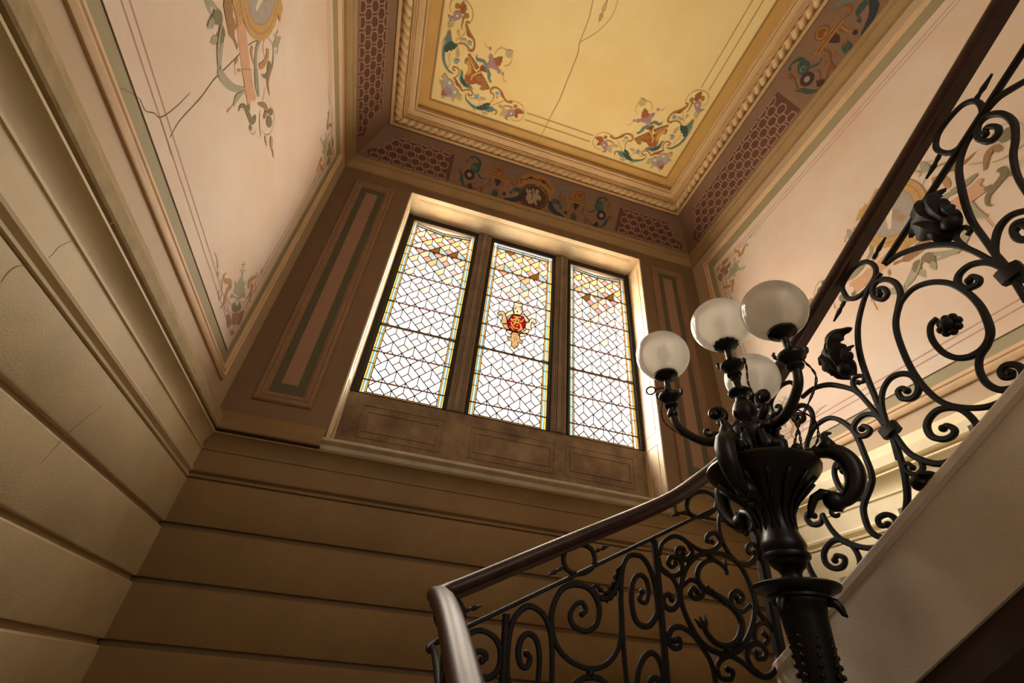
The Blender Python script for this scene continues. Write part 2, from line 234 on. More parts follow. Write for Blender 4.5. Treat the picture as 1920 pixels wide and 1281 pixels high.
ART['cove_medallion']=[('P','gold',[(-244,646),(-199,711),(-151,810),(-84,853),(-46,858),(2,902),(43,879),(96,810),(133,712),(180,606),(172,521),(136,479),(151,333),(150,207),(122,93),(78,13),(15,-16),(-48,-31),(-102,-8),(-147,-10),(-198,47),(-221,153),(-230,333),(-224,507),(-236,529)]),('P','umber',[(133,262),(109,115),(57,2),(-13,-55),(-87,-44),(-150,31),(-190,155),(-199,305),(-176,450),(-125,563),(-55,621),(19,612),(82,538),(123,413)]),('P','ochre',[(121,271),(99,137),(51,34),(-15,-17),(-84,-8),(-142,61),(-180,174),(-189,310),(-167,443),(-119,545),(-55,598),(14,590),(74,522),(112,409)]),('P','umber2',[(108,272),(88,150),(44,55),(-16,8),(-80,17),(-134,80),(-168,184),(-176,309),(-157,430),(-113,524),(-53,573),(10,565),(65,503),(100,399)]),('S','gold',[(-174,452),(-140,570),(-94,621),(-27,608),(39,533),(95,433)],[9.7,23.3,25.2,19.4,7.8]),('S','umber',[(-222,617),(-161,648),(-107,750),(-47,734),(16,765),(74,700),(138,591)],[9.7,17.5,13.6,25.2,19.4,19.4,7.8]),('P','umber',[(-81,750),(-83,735),(-90,721),(-100,712),(-111,710),(-121,713),(-128,723),(-131,737),(-128,752),(-122,765),(-112,774),(-101,777),(-91,773),(-84,763)]),('P','umber',[(59,724),(54,708),(45,697),(33,694),(21,700),(11,713),(5,732),(4,751),(9,768),(18,779),(30,781),(42,775),(52,762),(58,744)]),('P','gold',[(-17,709),(-17,697),(-20,685),(-25,676),(-31,672),(-36,673),(-41,679),(-43,689),(-43,702),(-40,713),(-36,723),(-30,727),(-24,726),(-19,720)]),('P','putty',[(-67,407),(-67,384),(-70,363),(-77,349),(-85,343),(-93,347),(-100,360),(-103,380),(-104,403),(-100,424),(-94,439),(-86,445),(-78,440),(-71,427)]),('S','putty',[(-72,341),(-86,222),(-63,114),(-48,94)],[48.5,60.2,33.0,19.4]),('S','putty',[(-123,444),(-108,345),(-83,318)],[19.4]),('P','putty',[(10,456),(10,430),(7,405),(0,388),(-10,381),(-19,386),(-27,402),(-31,426),(-32,452),(-28,477),(-21,494),(-12,501),(-2,496),(5,480)]),('S','putty',[(-21,379),(-14,275),(-45,128),(-76,89)],[53.5,62.2,33.1,19.4]),('S','putty',[(-61,489),(-44,393),(-21,348)],[19.4]),('S','putty',[(3,366),(32,309),(32,239)],[39.0,33.2,23.4]),('S','putty',[(-11,215),(12,91)],[33.1,17.5]),('P','umber',[(-122,-7),(-78,10),(15,-16),(92,7),(68,-88),(9,-83),(-59,-117)])]
ART['cove_scroll']=[('S','bluegrey',[(204,529),(228,681),(279,774),(325,745)],[19.7,29.6,25.7,7.9]),('L','bluegrey',[(257,726),(293,832)],[39.5]),('S','ochre',[(313,704),(253,636),(239,508),(267,434),(299,474),(286,511)],[7.9,15.8,21.8,21.8,15.8]),('P','dkgreen',[(170,378),(210,408),(256,378),(272,280),(236,282),(176,281)]),('S','dkblue',[(149,316),(184,137),(245,55),(309,22),(354,-44)],[25.7,83.1,93.0,55.4,7.9]),('S','dkgreen',[(271,263),(283,177)],[33.7,13.9]),('P','gold',[(319,578),(593,577),(568,451),(542,473),(351,461),(320,454)]),('S','umber',[(325,516),(569,512)],[16.0]),('S','umber',[(317,565),(590,567)],[8.0]),('P','brown',[(509,715),(509,654),(498,598),(479,556),(454,538),(429,547),(410,581),(398,633),(398,694),(409,750),(428,791),(453,810),(477,801),(498,767)]),('P','gold',[(498,706),(498,658),(489,613),(474,580),(454,566),(434,573),(419,600),(410,642),(409,690),(418,734),(433,767),(453,782),(473,775),(489,748)]),('P','brown',[(487,699),(488,662),(481,627),(469,602),(454,591),(439,596),(427,617),(420,649),(419,686),(426,721),(438,746),(453,757),(468,752),(480,731)]),('P','gold',[(457,621),(457,607),(454,594),(449,584),(443,580),(437,581),(432,589),(429,601),(429,614),(432,627),(437,637),(443,642),(449,640),(454,633)]),('P','umber',[(406,449),(477,448),(458,336),(438,266),(410,345)]),('S','gold',[(355,451),(361,297),(340,171)],[11.9,15.9,11.9]),('P','umber',[(360,150),(360,129),(357,109),(352,95),(345,90),(337,94),(331,108),(327,127),(327,149),(330,168),(335,182),(342,187),(350,183),(356,170)]),('S','ochre',[(380,438),(380,311)],[8.0]),('S','brown',[(529,435),(522,303),(564,157),(577,-33)],[14.1,16.1,14.1,8.0]),('P','dkgreen',[(473,107),(474,55),(470,8),(459,-24),(444,-34),(429,-21),(416,13),(407,61),(405,113),(410,160),(421,191),(436,202),(451,189),(464,155)]),('L','brown',[(451,140),(400,182)],[50.0]),('L','brown',[(449,27),(496,-35)],[40.0]),('S','brown',[(577,-26),(598,93),(667,22),(717,9),(769,42)],[16.2,22.3,26.3,12.2]),('P','umber',[(666,34),(707,166),(739,73),(712,-14)]),('L','brown',[(599,86),(579,151)],[50.4]),('P','dkgreen',[(642,533),(647,680),(699,703),(739,603),(737,490),(694,423),(658,445)]),('P','umber',[(790,383),(790,323),(780,268),(762,228),(738,211),(715,221),(695,255),(684,307),(684,367),(694,422),(712,462),(735,479),(759,469),(779,435)]),('P','bluegrey',[(727,571),(727,547),(722,524),(712,507),(701,499),(690,501),(681,513),(676,534),(676,557),(681,580),(691,597),(702,606),(713,603),(722,591)]),('P','dkgreen',[(714,553),(714,538),(711,524),(706,513),(699,508),(692,510),(687,518),(684,531),(684,547),(687,561),(692,572),(699,577),(706,575),(711,567)]),('P','lilac',[(760,361),(760,336),(756,313),(748,296),(737,289),(727,292),(719,307),(714,328),(714,353),(718,377),(726,394),(737,401),(747,397),(755,383)]),('S','dkgreen',[(651,636),(667,751),(715,818),(754,791),(743,748)],[22.3,36.5,34.4,10.1]),('S','dkgreen',[(656,431),(610,342),(566,369)],[22.2,24.2,6.1]),('S','dkgreen',[(851,411),(817,306),(794,128),(751,17)],[6.1,30.6,34.7,22.4]),('S','ochre',[(781,747),(782,603),(819,420),(819,291)],[9.2]),('L','brown',[(786,605),(796,709)],[30.5]),('S','ochre',[(652,300),(657,191),(699,109)],[8.1]),('L','rust',[(612,223),(581,265)],[50.5]),('L','rust',[(520,189),(500,255)],[30.1])]
ART['wall_corner']=[('P','greygreen',[(2470,1849),(2413,1822),(2385,1820),(2391,1863),(2379,1889),(2382,1930),(2405,1947),(2473,1934),(2500,1934),(2503,1911),(2493,1882)]),('S','greygreen',[(2394,1935),(2333,1977),(2313,1999)],[16.6,12.5,6.9]),('S','greygreen',[(2368,1936),(2346,1945),(2317,1928)],[8.2,5.5]),('S','greygreen',[(2383,1951),(2369,1969),(2390,2000)],[8.4,5.6]),('L','greygreen',[(2309,1961),(2351,2007)],[14.9]),('L','greygreen',[(2388,1854),(2338,1856)],[29.8]),('L','greygreen',[(2460,1929),(2453,1970)],[28.6]),('P','greygreen',[(2383,1800),(2393,1761),(2433,1808),(2494,1839),(2524,1891),(2566,1918),(2509,1930),(2501,1890),(2469,1839),(2420,1809)]),('P','olive',[(2470,1754),(2449,1775),(2475,1805),(2511,1805),(2522,1821),(2512,1842),(2552,1854),(2575,1836),(2562,1809),(2552,1782),(2508,1759)]),('S','tan',[(2220,1802),(2216,1771),(2251,1771),(2301,1808),(2334,1802),(2328,1761),(2353,1719),(2370,1694),(2357,1653)],[6.3,15.2,27.8,37.9,35.4,27.8,25.3,15.2,5.1]),('S','tan',[(2512,2104),(2540,2094),(2510,2044),(2495,1995),(2530,1972)],[7.6,18.2,33.4,42.5,15.2]),('S','tan',[(2527,2019),(2589,1991),(2615,1955),(2655,1963)],[33.8,27.7,18.5,6.2]),('S','tan',[(2583,1985),(2573,1920)],[15.1,7.6]),('S','tan',[(2340,1736),(2389,1719)],[16.7,5.2]),('P','brownred',[(2511,1747),(2578,1808),(2589,1792),(2613,1738),(2584,1715),(2534,1739)]),('P','brownred',[(2457,1672),(2474,1714),(2525,1720),(2572,1711),(2554,1664),(2506,1669),(2486,1688)]),('P','brownred',[(2630,1871),(2653,1836),(2671,1784),(2626,1749),(2614,1776),(2584,1800),(2593,1840)]),('P','mauve',[(2661,1716),(2667,1709),(2665,1697),(2655,1684),(2639,1672),(2620,1663),(2603,1659),(2590,1660),(2584,1667),(2586,1678),(2596,1691),(2611,1704),(2630,1713),(2648,1718)]),('P','brownred',[(2645,1701),(2649,1697),(2648,1692),(2644,1687),(2637,1681),(2629,1677),(2621,1676),(2615,1677),(2612,1680),(2612,1685),(2616,1691),(2623,1696),(2631,1700),(2639,1702)]),('S','mauve',[(2027,1756),(2068,1759),(2132,1739)],[5.7]),('P','greygreen',[(2167,1741),(2172,1737),(2174,1732),(2172,1727),(2168,1723),(2162,1720),(2154,1720),(2148,1722),(2143,1726),(2141,1730),(2142,1735),(2146,1740),(2153,1742),(2160,1743)]),('S','mauve',[(2091,1772),(2131,1744)],[4.1]),('S','mauve',[(2207,1739),(2259,1737),(2262,1699),(2236,1675)],[6.1]),('S','mauve',[(2249,1687),(2307,1677),(2296,1719)],[7.4]),('S','mauve',[(2347,1743),(2443,1758),(2478,1825),(2540,1862),(2580,1923)],[6.3]),('S','mauve',[(2374,1697),(2434,1702),(2493,1735)],[7.9]),('S','mauve',[(2618,1931),(2610,1866),(2574,1804)],[7.4]),('S','mauve',[(2614,2014),(2620,2060),(2562,2047)],[9.4]),('P','greygreen',[(2580,2180),(2586,2176),(2587,2171),(2585,2164),(2579,2158),(2570,2153),(2561,2152),(2553,2153),(2548,2157),(2546,2162),(2549,2169),(2555,2175),(2563,2180),(2572,2181)]),('S','mauve',[(2563,2180),(2556,2246),(2545,2302)],[6.5])]
ART['wall_trophy']=[('S','greygreen',[(1007,2167),(1042,2178),(1076,2192),(1115,2226),(1155,2276)],[21.7,24.9,18.6,13.7,3.7]),('S','greygreen',[(1177,2269),(1214,2229),(1252,2190),(1306,2153)],[5.5,20.5,30.7,37.5]),('P','salmon',[(1135,2391),(1205,2477),(1434,2448),(1398,2364)]),('P','brownred',[(1082,2365),(1113,2322),(1140,2301),(1197,2300),(1231,2333),(1279,2350),(1267,2371),(1224,2350),(1163,2377),(1123,2355),(1090,2391)]),('L','olive',[(1165,2276),(1189,2176)],[60.6]),('L','greygreen',[(1174,2203),(1169,2135)],[36.1]),('P','goldwall',[(1078,2396),(1118,2396),(1139,2396),(1187,2380),(1201,2399),(1199,2441),(1212,2498),(1251,2561),(1286,2626),(1302,2719),(1309,2812),(1291,2883),(1248,2921),(1236,2933)]),('S','tan',[(1119,2407),(1130,2471),(1124,2505)],[3.6,10.7,7.1]),('S','tan',[(1139,2398),(1156,2466),(1149,2495)],[2.9,7.2,3.6]),('S','tan',[(1161,2401),(1171,2447),(1170,2486)],[2.9,7.2,3.6]),('S','tan',[(1235,2567),(1272,2639),(1283,2749),(1262,2835),(1230,2861)],[5.1,10.2,12.7,11.0]),('S','olivegrey',[(1304,2683),(1329,2595),(1362,2539),(1455,2496)],[12.7,23.7,27.1,32.1]),('S','greygreen',[(1318,2701),(1357,2634),(1396,2625),(1418,2635)],[4.4]),('S','olivegrey',[(1349,2695),(1396,2740),(1441,2743),(1490,2715),(1521,2650)],[3.7,7.4,15.7,27.6]),('S','tan',[(1321,2509),(1348,2487),(1405,2500)],[24.6,22.1,6.6]),('S','tan',[(1398,2677),(1431,2658),(1445,2598),(1434,2549)],[39.9,29.3,33.7,26.6]),('L','greygreen',[(1411,2753),(1409,2864)],[46.2]),('S','greygreen',[(1359,2771),(1377,2789),(1364,2835)],[6.4]),('S','greygreen',[(1435,2821),(1461,2787),(1436,2762)],[5.7]),('L','olive',[(1481,2693),(1487,2634)],[56.0]),('S','tan',[(1304,2348),(1320,2306),(1371,2299)],[3.8]),('S','tan',[(1316,2346),(1323,2311)],[7.5,15.0]),('P','tan',[(1372,2354),(1374,2351),(1374,2346),(1373,2339),(1369,2331),(1366,2325),(1362,2321),(1358,2321),(1356,2324),(1356,2329),(1358,2336),(1361,2344),(1365,2350),(1369,2354)]),('S','greygreen',[(1285,2165),(1321,2174),(1377,2218),(1429,2285),(1465,2373)],[41.3,48.1,43.3,28.8,6.7]),('P','salmon',[(1372,2367),(1411,2461),(1463,2452),(1555,2461),(1567,2435),(1544,2420),(1551,2384),(1543,2361),(1490,2363),(1446,2365)]),('S','olive',[(1526,2257),(1516,2290),(1542,2332),(1599,2355),(1640,2377),(1646,2414),(1627,2421)],[4.5,16.7,31.2,36.8,31.2,14.5]),('L','olive',[(1575,2356),(1542,2383)],[33.4]),('S','greygreen',[(1472,2366),(1464,2269),(1483,2223)],[8.2,30.9,13.4]),('S','tan',[(1475,2222),(1477,2149)],[4.0,5.9]),('S','olivegrey',[(1432,2511),(1500,2495),(1563,2495)],[33.9,45.2,20.3]),('S','brownred',[(1596,2478),(1642,2548),(1678,2559),(1694,2514)],[12.3,34.3,42.9,18.4]),('P','olive',[(1723,2640),(1729,2635),(1731,2625),(1729,2612),(1722,2599),(1713,2589),(1703,2583),(1694,2583),(1688,2589),(1686,2598),(1688,2611),(1695,2624),(1704,2634),(1714,2640)]),('P','olive',[(1767,2612),(1778,2604),(1783,2590),(1781,2574),(1773,2558),(1759,2545),(1744,2539),(1729,2540),(1719,2548),(1713,2562),(1715,2578),(1723,2594),(1736,2606),(1752,2613)]),('S','greygreen',[(1638,2488),(1688,2461),(1771,2448)],[6.1,8.6,4.9]),('S','greygreen',[(1666,2604),(1724,2651),(1781,2639),(1816,2575),(1794,2515),(1742,2464)],[3.9]),('S','brownred',[(1499,2672),(1543,2626),(1582,2622),(1620,2625)],[36.6,26.9,14.7,3.1]),('S','olive',[(1483,2565),(1508,2601),(1510,2650)],[5.9,17.6,29.4]),('L','tan',[(1835,2574),(1922,2553)],[40.5]),('L','greygreen',[(1915,2570),(1982,2568)],[18.1]),('P','olive',[(1671,2365),(1675,2361),(1678,2356),(1677,2349),(1673,2342),(1668,2338),(1661,2336),(1655,2336),(1651,2340),(1648,2346),(1649,2352),(1653,2359),(1658,2363),(1665,2366)]),('S','greygreen',[(1675,2334),(1713,2370),(1705,2403)],[4.7]),('L','greygreen',[(1793,2499),(1864,2504)],[23.3]),('S','greygreen',[(1612,2528),(1562,2587)],[4.8])]
ART['crack_ceiling']=[('S','crack',[(636,1159),(655,1286),(651,1468),(669,1548),(664,1682),(658,1849),(653,1974),(629,2112),(614,2253),(592,2420)],[5.6,7.4,5.6]),('S','crack',[(821,1100),(828,1210),(760,1351),(647,1470)],[2.8])]
ART['crack_left']=[('S','crack',[(1346,2688),(1304,2490),(1305,2320),(1306,2208),(1306,2102),(1322,1985),(1326,1898),(1331,1784),(1353,1700)],[2.5,5.1,5.7,3.2]),('S','crack',[(1156,1611),(1201,1617),(1231,1657),(1258,1678),(1271,1736),(1275,1817),(1273,1904)],[3.5,5.0,2.0]),('S','crack',[(1258,1678),(1335,1679),(1413,1674)],[2.3]),('S','crack',[(1156,1611),(1111,1568),(1085,1538)],[2.1])]
ART['emblem']=[('P','amberpale',[(704,3131),(741,3174),(789,3160),(789,3110),(799,3080),(788,3024),(765,2988),(735,2985),(714,3007),(703,3042),(697,3086),(709,3100)]),('P','amberpale',[(636,2975),(701,3041),(714,3000),(672,2961),(655,2930)]),('P','ambertan',[(556,2961),(571,2982),(605,2997),(626,2978),(646,2927),(657,2855),(614,2843),(596,2855),(606,2902),(600,2944),(584,2951),(574,2932),(561,2941)]),('P','amberpale',[(788,3018),(813,3020),(868,2960),(864,2934),(834,2930),(810,2993)]),('P','amberpale',[(840,2926),(868,2954),(886,2992),(911,3000),(938,2976),(942,2952),(925,2934),(914,2952),(897,2944),(892,2886),(902,2851),(865,2849),(839,2854)]),('P','ambertan',[(619,2840),(662,2851),(675,2812),(702,2790),(659,2779),(635,2799)]),('P','amberpale',[(659,2773),(707,2779),(718,2770),(699,2737)]),('P','amberpale',[(800,2783),(836,2825),(845,2849),(875,2840),(867,2804)]),('P','amberpale',[(783,2772),(869,2786),(798,2737)]),('P','ambertan',[(706,2742),(718,2770),(781,2771),(791,2738),(795,2710),(818,2704),(822,2676),(804,2659),(779,2663),(784,2630),(762,2603),(752,2583),(739,2596),(719,2616),(722,2658),(696,2662),(680,2678),(680,2702),(698,2713),(703,2688),(711,2702)]),('P','ruby',[(837,2913),(831,2862),(809,2817),(776,2785),(738,2773),(702,2783),(675,2814),(663,2858),(667,2909),(688,2956),(721,2989),(760,3002),(797,2991),(825,2960)])]
ART['monogram']=[('S','goldpaint',[(714,2965),(752,2968),(786,2975)],[12.3]),('S','goldpaint',[(752,2968),(762,2926),(769,2897)],[10.0]),('S','goldpaint',[(688,2922),(720,2923),(743,2952),(733,2892),(721,2857)],[12.1]),('S','goldpaint',[(688,2922),(707,2903),(727,2896)],[9.9]),('S','goldpaint',[(768,2944),(790,2916),(802,2933),(815,2962)],[8.9]),('S','goldpaint',[(694,2886),(712,2842),(738,2825),(769,2829)],[12.0]),('S','goldpaint',[(738,2887),(764,2899),(788,2884),(795,2855),(787,2822),(769,2798)],[13.1]),('S','goldpaint',[(684,2824),(699,2825),(715,2806),(730,2795)],[7.6]),('S','goldpaint',[(784,2871),(806,2840),(797,2819),(814,2830)],[7.7]),('S','goldpaint',[(745,2864),(755,2855),(766,2874)],[6.6])]
ART['emblem_lines']=[('S','umber',[(712,3084),(704,3068),(719,3060),(730,3084)],[8.0]),('S','umber',[(767,3096),(782,3101),(784,3072),(767,3070)],[8.0]),('P','umber',[(753,3038),(753,3033),(751,3029),(748,3026),(745,3025),(741,3026),(739,3028),(738,3033),(738,3037),(740,3041),(743,3045),(747,3046),(750,3045),(752,3042)]),('S','umber',[(709,3100),(747,3096),(787,3116)],[4.6]),('S','umber',[(729,2750),(773,2751)],[4.3]),('S','ambertan',[(686,2689),(701,2681),(709,2702)],[7.4]),('S','umber',[(787,2689),(807,2683),(806,2698)],[5.3]),('S','umber',[(741,2723),(743,2664)],[4.2]),('S','umber',[(765,2724),(767,2671)],[4.2])]
IRON2=[('lower',[(269,156),(1406,771)]),('bar',[(436,228),(443,10)]),('bar',[(1005,544),(1006,370),(1001,49)]),('postbar',[(1497,669),(1494,510),(1478,182)]),('ring',[(753,442),(737,476),(692,483),(647,464),(632,424),(647,391),(691,382),(736,404),(753,442)]),('spike',[(755,467),(788,484),(817,498)]),('spike',[(633,397),(601,378),(568,361)]),('ring',[(1325,748),(1313,777),(1266,784),(1203,756),(1174,706),(1189,672),(1240,671),(1299,705),(1325,748)]),('spike',[(1169,682),(1128,666),(1087,649)]),('spike',[(1328,779),(1356,793)]),('ring',[(219,230),(241,249),(271,248),(295,222),(294,188),(268,162),(236,166),(212,196),(219,230)]),('spike',[(297,222),(328,234),(357,246)]),('scroll',[(283,102),(302,145),(349,173),(396,165),(426,130),(426,83),(396,54),(356,62),(338,91),(353,117),(377,116),(383,103),(371,95)]),('scroll',[(474,12),(454,70),(450,143),(458,205),(482,242),(516,260),(559,244),(587,201),(597,135),(598,21)]),('scroll',[(549,17),(555,78),(554,131),(541,168),(515,181),(491,163),(485,125),(496,94),(515,91),(524,115),(512,126)]),('scroll',[(701,257),(716,270),(703,292),(676,282),(658,249),(672,218),(715,208),(753,232),(765,285),(735,335),(680,346),(628,325),(598,273),(592,219),(610,161),(652,123),(720,104),(780,118),(825,161),(845,227),(848,326)]),('scroll',[(856,39),(850,174),(851,326),(860,406),(880,457),(910,476),(951,471),(981,422),(993,349),(988,291),(950,247),(910,251),(894,287),(892,344),(907,391),(934,409),(957,395),(961,355),(946,319),(923,327),(934,352)]),('leaftendril',[(862,434),(844,377),(820,332),(785,313),(758,321),(745,341),(758,353),(772,341)]),('scroll',[(652,25),(679,65),(728,82),(778,72),(804,35)]),('ball',[(728,92)]),('ball',[(1249,517)]),('ball',[(1254,201)]),('scroll',[(888,41),(899,111),(928,156),(959,166),(985,135),(992,49)]),('scroll',[(931,44),(939,87),(962,97),(978,80),(967,52)]),('ellipse',[(1250,530),(1323,531),(1387,492),(1412,405),(1397,321),(1341,238),(1282,197),(1231,188),(1163,209),(1114,275),(1092,361),(1125,449),(1183,507),(1250,530)]),('letter',[(1312,458),(1307,482),(1258,505),(1200,479),(1175,432),(1196,395),(1258,373),(1315,339),(1337,295),(1310,241),(1263,215),(1213,219),(1182,248),(1175,275)]),('thorn',[(1312,523),(1313,494),(1312,457)]),('tulip',[(1178,257),(1169,279)]),('knot',[(1246,377)]),('scroll',[(1021,491),(1041,538),(1096,572),(1148,561),(1168,522),(1138,491),(1101,501),(1105,526),(1132,530),(1126,511)]),('scroll',[(1017,483),(1025,441),(1066,422),(1109,445),(1111,485),(1074,491),(1056,468),(1071,455),(1087,470)]),('scroll',[(1149,561),(1206,535),(1261,541),(1305,576),(1296,613),(1257,602),(1243,576),(1268,576)]),('scroll',[(1384,762),(1327,689),(1314,609),(1341,539),(1391,505),(1444,525),(1478,568),(1468,596),(1434,581),(1435,556),(1461,562)]),('scroll',[(1488,681),(1457,648),(1407,642),(1383,673),(1409,710),(1443,710),(1429,684)]),('scroll',[(1015,451),(1064,419),(1085,379),(1077,332),(1046,308),(1020,323),(1023,348),(1046,358),(1053,342)]),('scroll',[(1104,392),(1144,419),(1183,407),(1187,374),(1153,356),(1134,371),(1154,392),(1166,379)]),('scroll',[(1392,361),(1350,335),(1312,345),(1311,383),(1346,404),(1366,386),(1344,365),(1336,378)]),('scroll',[(1045,213),(1066,219),(1064,195),(1038,189),(1023,214),(1038,245),(1076,256),(1121,238),(1153,202),(1183,152),(1188,62)]),('scroll',[(1244,145),(1264,140),(1248,117),(1209,118),(1203,148),(1228,174),(1266,185),(1311,168),(1361,138),(1407,137),(1450,168),(1476,226),(1474,276),(1439,306),(1399,290),(1382,249),(1405,230),(1441,253),(1428,269)]),('scroll',[(1380,139),(1346,159),(1334,194),(1353,224),(1390,236),(1417,219),(1407,193),(1377,187),(1376,204)]),('scroll',[(1420,406),(1423,344),(1455,307),(1480,274)]),('ball',[(1196,137)])]
IRON3=[('ring',[(895,1339),(888,1379),(831,1409),(783,1400),(761,1360),(770,1322),(811,1294),(860,1289),(888,1308),(895,1339)]),('spike',[(906,1312),(941,1289),(976,1266)]),('scroll',[(754,1310),(797,1297),(840,1265),(888,1206),(916,1152),(937,1081),(947,992),(950,898),(952,815),(950,780),(964,688)]),('scroll',[(789,1240),(786,1261),(768,1249),(767,1221),(788,1214),(808,1243),(802,1276),(779,1291),(750,1276),(730,1238),(733,1190),(760,1149),(789,1103),(804,1040),(811,945),(803,861),(781,796),(745,757),(699,731),(656,725),(614,735)]),('scroll',[(680,1038),(705,1028),(720,989),(715,936),(693,895),(658,876),(622,881),(595,905),(582,943),(576,1002),(585,1065),(609,1122),(650,1162),(696,1177),(740,1163),(763,1140)]),('scroll',[(591,913),(611,884),(642,862),(659,830),(662,790),(647,758),(620,745),(595,753),(581,771),(584,795),(603,807),(620,799),(621,780),(606,775),(604,784)]),('scroll',[(481,1023),(489,1067),(508,1107),(540,1129),(573,1124),(589,1098),(579,1071),(553,1061),(542,1074),(552,1093),(564,1087)]),('scroll',[(508,1143),(491,1084),(480,1034),(465,989)]),('scroll',[(479,1117),(479,1059),(483,1004),(490,938)]),('collar',[(481,1054),(478,1014)]),('tendril',[(982,987),(964,981),(958,997),(977,1011),(998,1004),(1003,979),(992,941),(975,881),(959,824),(951,791)]),('scroll',[(1214,1059),(1156,1065),(1094,1046),(1045,1009),(1009,972),(993,941)]),('scroll',[(952,792),(943,863),(921,912),(885,939),(847,937),(819,913),(813,878),(828,852),(851,846),(875,861),(877,887),(859,890),(851,875)]),('scroll',[(960,807),(971,848),(1005,870),(1044,863),(1064,840),(1053,812),(1026,804),(1010,815),(1024,836),(1036,831)]),('scroll',[(1266,987),(1258,1006),(1236,990),(1240,971),(1265,974),(1280,996),(1273,1025),(1233,1032),(1201,1004),(1197,960),(1226,913),(1257,880),(1281,831)]),('scroll',[(753,660),(732,686),(737,730),(757,761),(795,776),(827,767),(847,745),(847,714),(823,693),(798,692),(785,705),(796,724),(810,722)]),('collar',[(954,801),(946,769)]),('rosette',[(663,996)]),('bud',[(999,1051)]),('leaflobe',[(1000,1026),(1011,1082),(1007,1153),(977,1196),(925,1196)]),('leaflobe',[(1004,1032),(1033,1090),(1057,1139),(1097,1139)]),('leaflobe',[(994,1036),(974,1078),(969,1111),(945,1129)]),('leaflobe',[(1011,1040),(1040,1074),(1075,1109)]),('leaflobe',[(1008,1073),(1021,1148),(1012,1211)]),('lower',[(144,1639),(732,1333)]),('ring',[(429,1582),(405,1625),(359,1646),(311,1648),(286,1616),(293,1568),(331,1530),(380,1517),(414,1530),(429,1582)]),('spike',[(430,1554),(463,1530),(498,1510)]),('spike',[(292,1622),(256,1640),(220,1659)]),('spike',[(753,1384),(721,1405),(685,1426)]),('scroll',[(325,1487),(311,1503),(296,1475),(307,1452),(331,1456),(340,1496),(321,1536),(291,1536),(269,1501),(267,1447),(289,1395),(316,1351),(339,1282),(351,1191)]),('scroll',[(331,1530),(374,1506),(416,1456),(444,1383),(472,1273),(478,1166),(483,1057)]),('scroll',[(363,1166),(402,1189),(440,1176),(472,1131),(490,1076)]),('scroll',[(305,1552),(250,1564),(211,1551),(169,1531)]),('tendril',[(504,1223),(491,1229),(496,1251),(513,1255),(528,1237),(523,1193),(509,1149)]),('scroll',[(729,1330),(673,1324),(603,1286),(548,1231),(514,1162),(490,1076)]),('scroll',[(417,1139),(402,1143),(392,1118),(400,1093),(422,1109),(420,1142),(403,1157),(370,1134)]),('bud',[(513,1282)]),('leaflobe',[(506,1281),(520,1340),(513,1408),(474,1424)]),('leaflobe',[(520,1253),(560,1303),(585,1354),(629,1358)]),('leaflobe',[(499,1288),(496,1335),(494,1378)]),('leaflobe',[(516,1278),(551,1353),(553,1410),(548,1459)]),('leaflobe',[(523,1246),(559,1278),(577,1310)]),('scroll',[(951,776),(954,708),(966,634),(984,578),(1012,532),(1032,514)]),('scroll',[(942,765),(929,703),(903,664),(863,634),(814,630),(796,635)]),('tendril',[(935,651),(941,666),(956,665),(955,646),(933,628),(909,637),(903,667)]),('bud',[(922,598)]),('leaflobe',[(927,626),(933,594),(928,567)]),('leaflobe',[(925,626),(898,609),(862,602)]),('leaflobe',[(924,618),(909,592),(895,578)]),('scroll',[(1270,828),(1259,873),(1210,917),(1153,927),(1114,912),(1080,870),(1062,822),(1060,743),(1063,674),(1083,641),(1118,607),(1136,575),(1138,523),(1116,494),(1083,487),(1054,502),(1045,529),(1065,548),(1096,544),(1098,523),(1073,519)]),('scroll',[(1079,643),(1116,621),(1155,629),(1186,673),(1190,725),(1173,756),(1149,762)]),('rosette',[(1137,742)]),('scroll',[(1288,616),(1273,560),(1243,513),(1193,482),(1142,467),(1085,472)]),('scroll',[(1239,400),(1208,436),(1210,479),(1236,511),(1281,520),(1326,496),(1334,460),(1306,437),(1272,438),(1257,459),(1282,473),(1296,461)]),('scroll',[(1410,497),(1407,456),(1392,414),(1358,389)]),('scroll',[(1289,613),(1306,588),(1341,592),(1358,619),(1343,635),(1323,619)]),('ring',[(1356,1129),(1302,1160),(1246,1152),(1230,1116),(1256,1072),(1307,1049),(1361,1058),(1374,1097),(1356,1129)])]
# ------------------------------------------------------------------ room shell
XL, XR, YB, YF = u(-.390), u(.886), u(1.0), -2.34
XC = u(.248)                     # axis of the window and ceiling
OX0, OX1, OZ0, OZ1 = u(-.1685), u(.665), zz(.4205), zz(1.332)   # window opening
YG = u(1.093)                    # plane of the glass
T = .35
ZCEIL = zz(1.520)
def wallbox(name, boxes, m):
    b = MB()
    for q in boxes: b.box(*q)
    return struct(b.build(name, m))
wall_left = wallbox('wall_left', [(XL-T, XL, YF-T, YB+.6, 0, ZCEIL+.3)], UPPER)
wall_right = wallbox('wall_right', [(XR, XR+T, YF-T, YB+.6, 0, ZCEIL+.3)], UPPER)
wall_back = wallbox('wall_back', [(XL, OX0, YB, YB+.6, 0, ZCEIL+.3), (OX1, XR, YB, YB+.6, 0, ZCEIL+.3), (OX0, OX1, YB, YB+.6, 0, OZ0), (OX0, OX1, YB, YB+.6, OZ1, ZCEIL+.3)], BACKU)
FX0, FX1, FZ0, FZ1 = -.3, 2.1, 2.6, 5.4  # unseen opening, added to let the fill light in
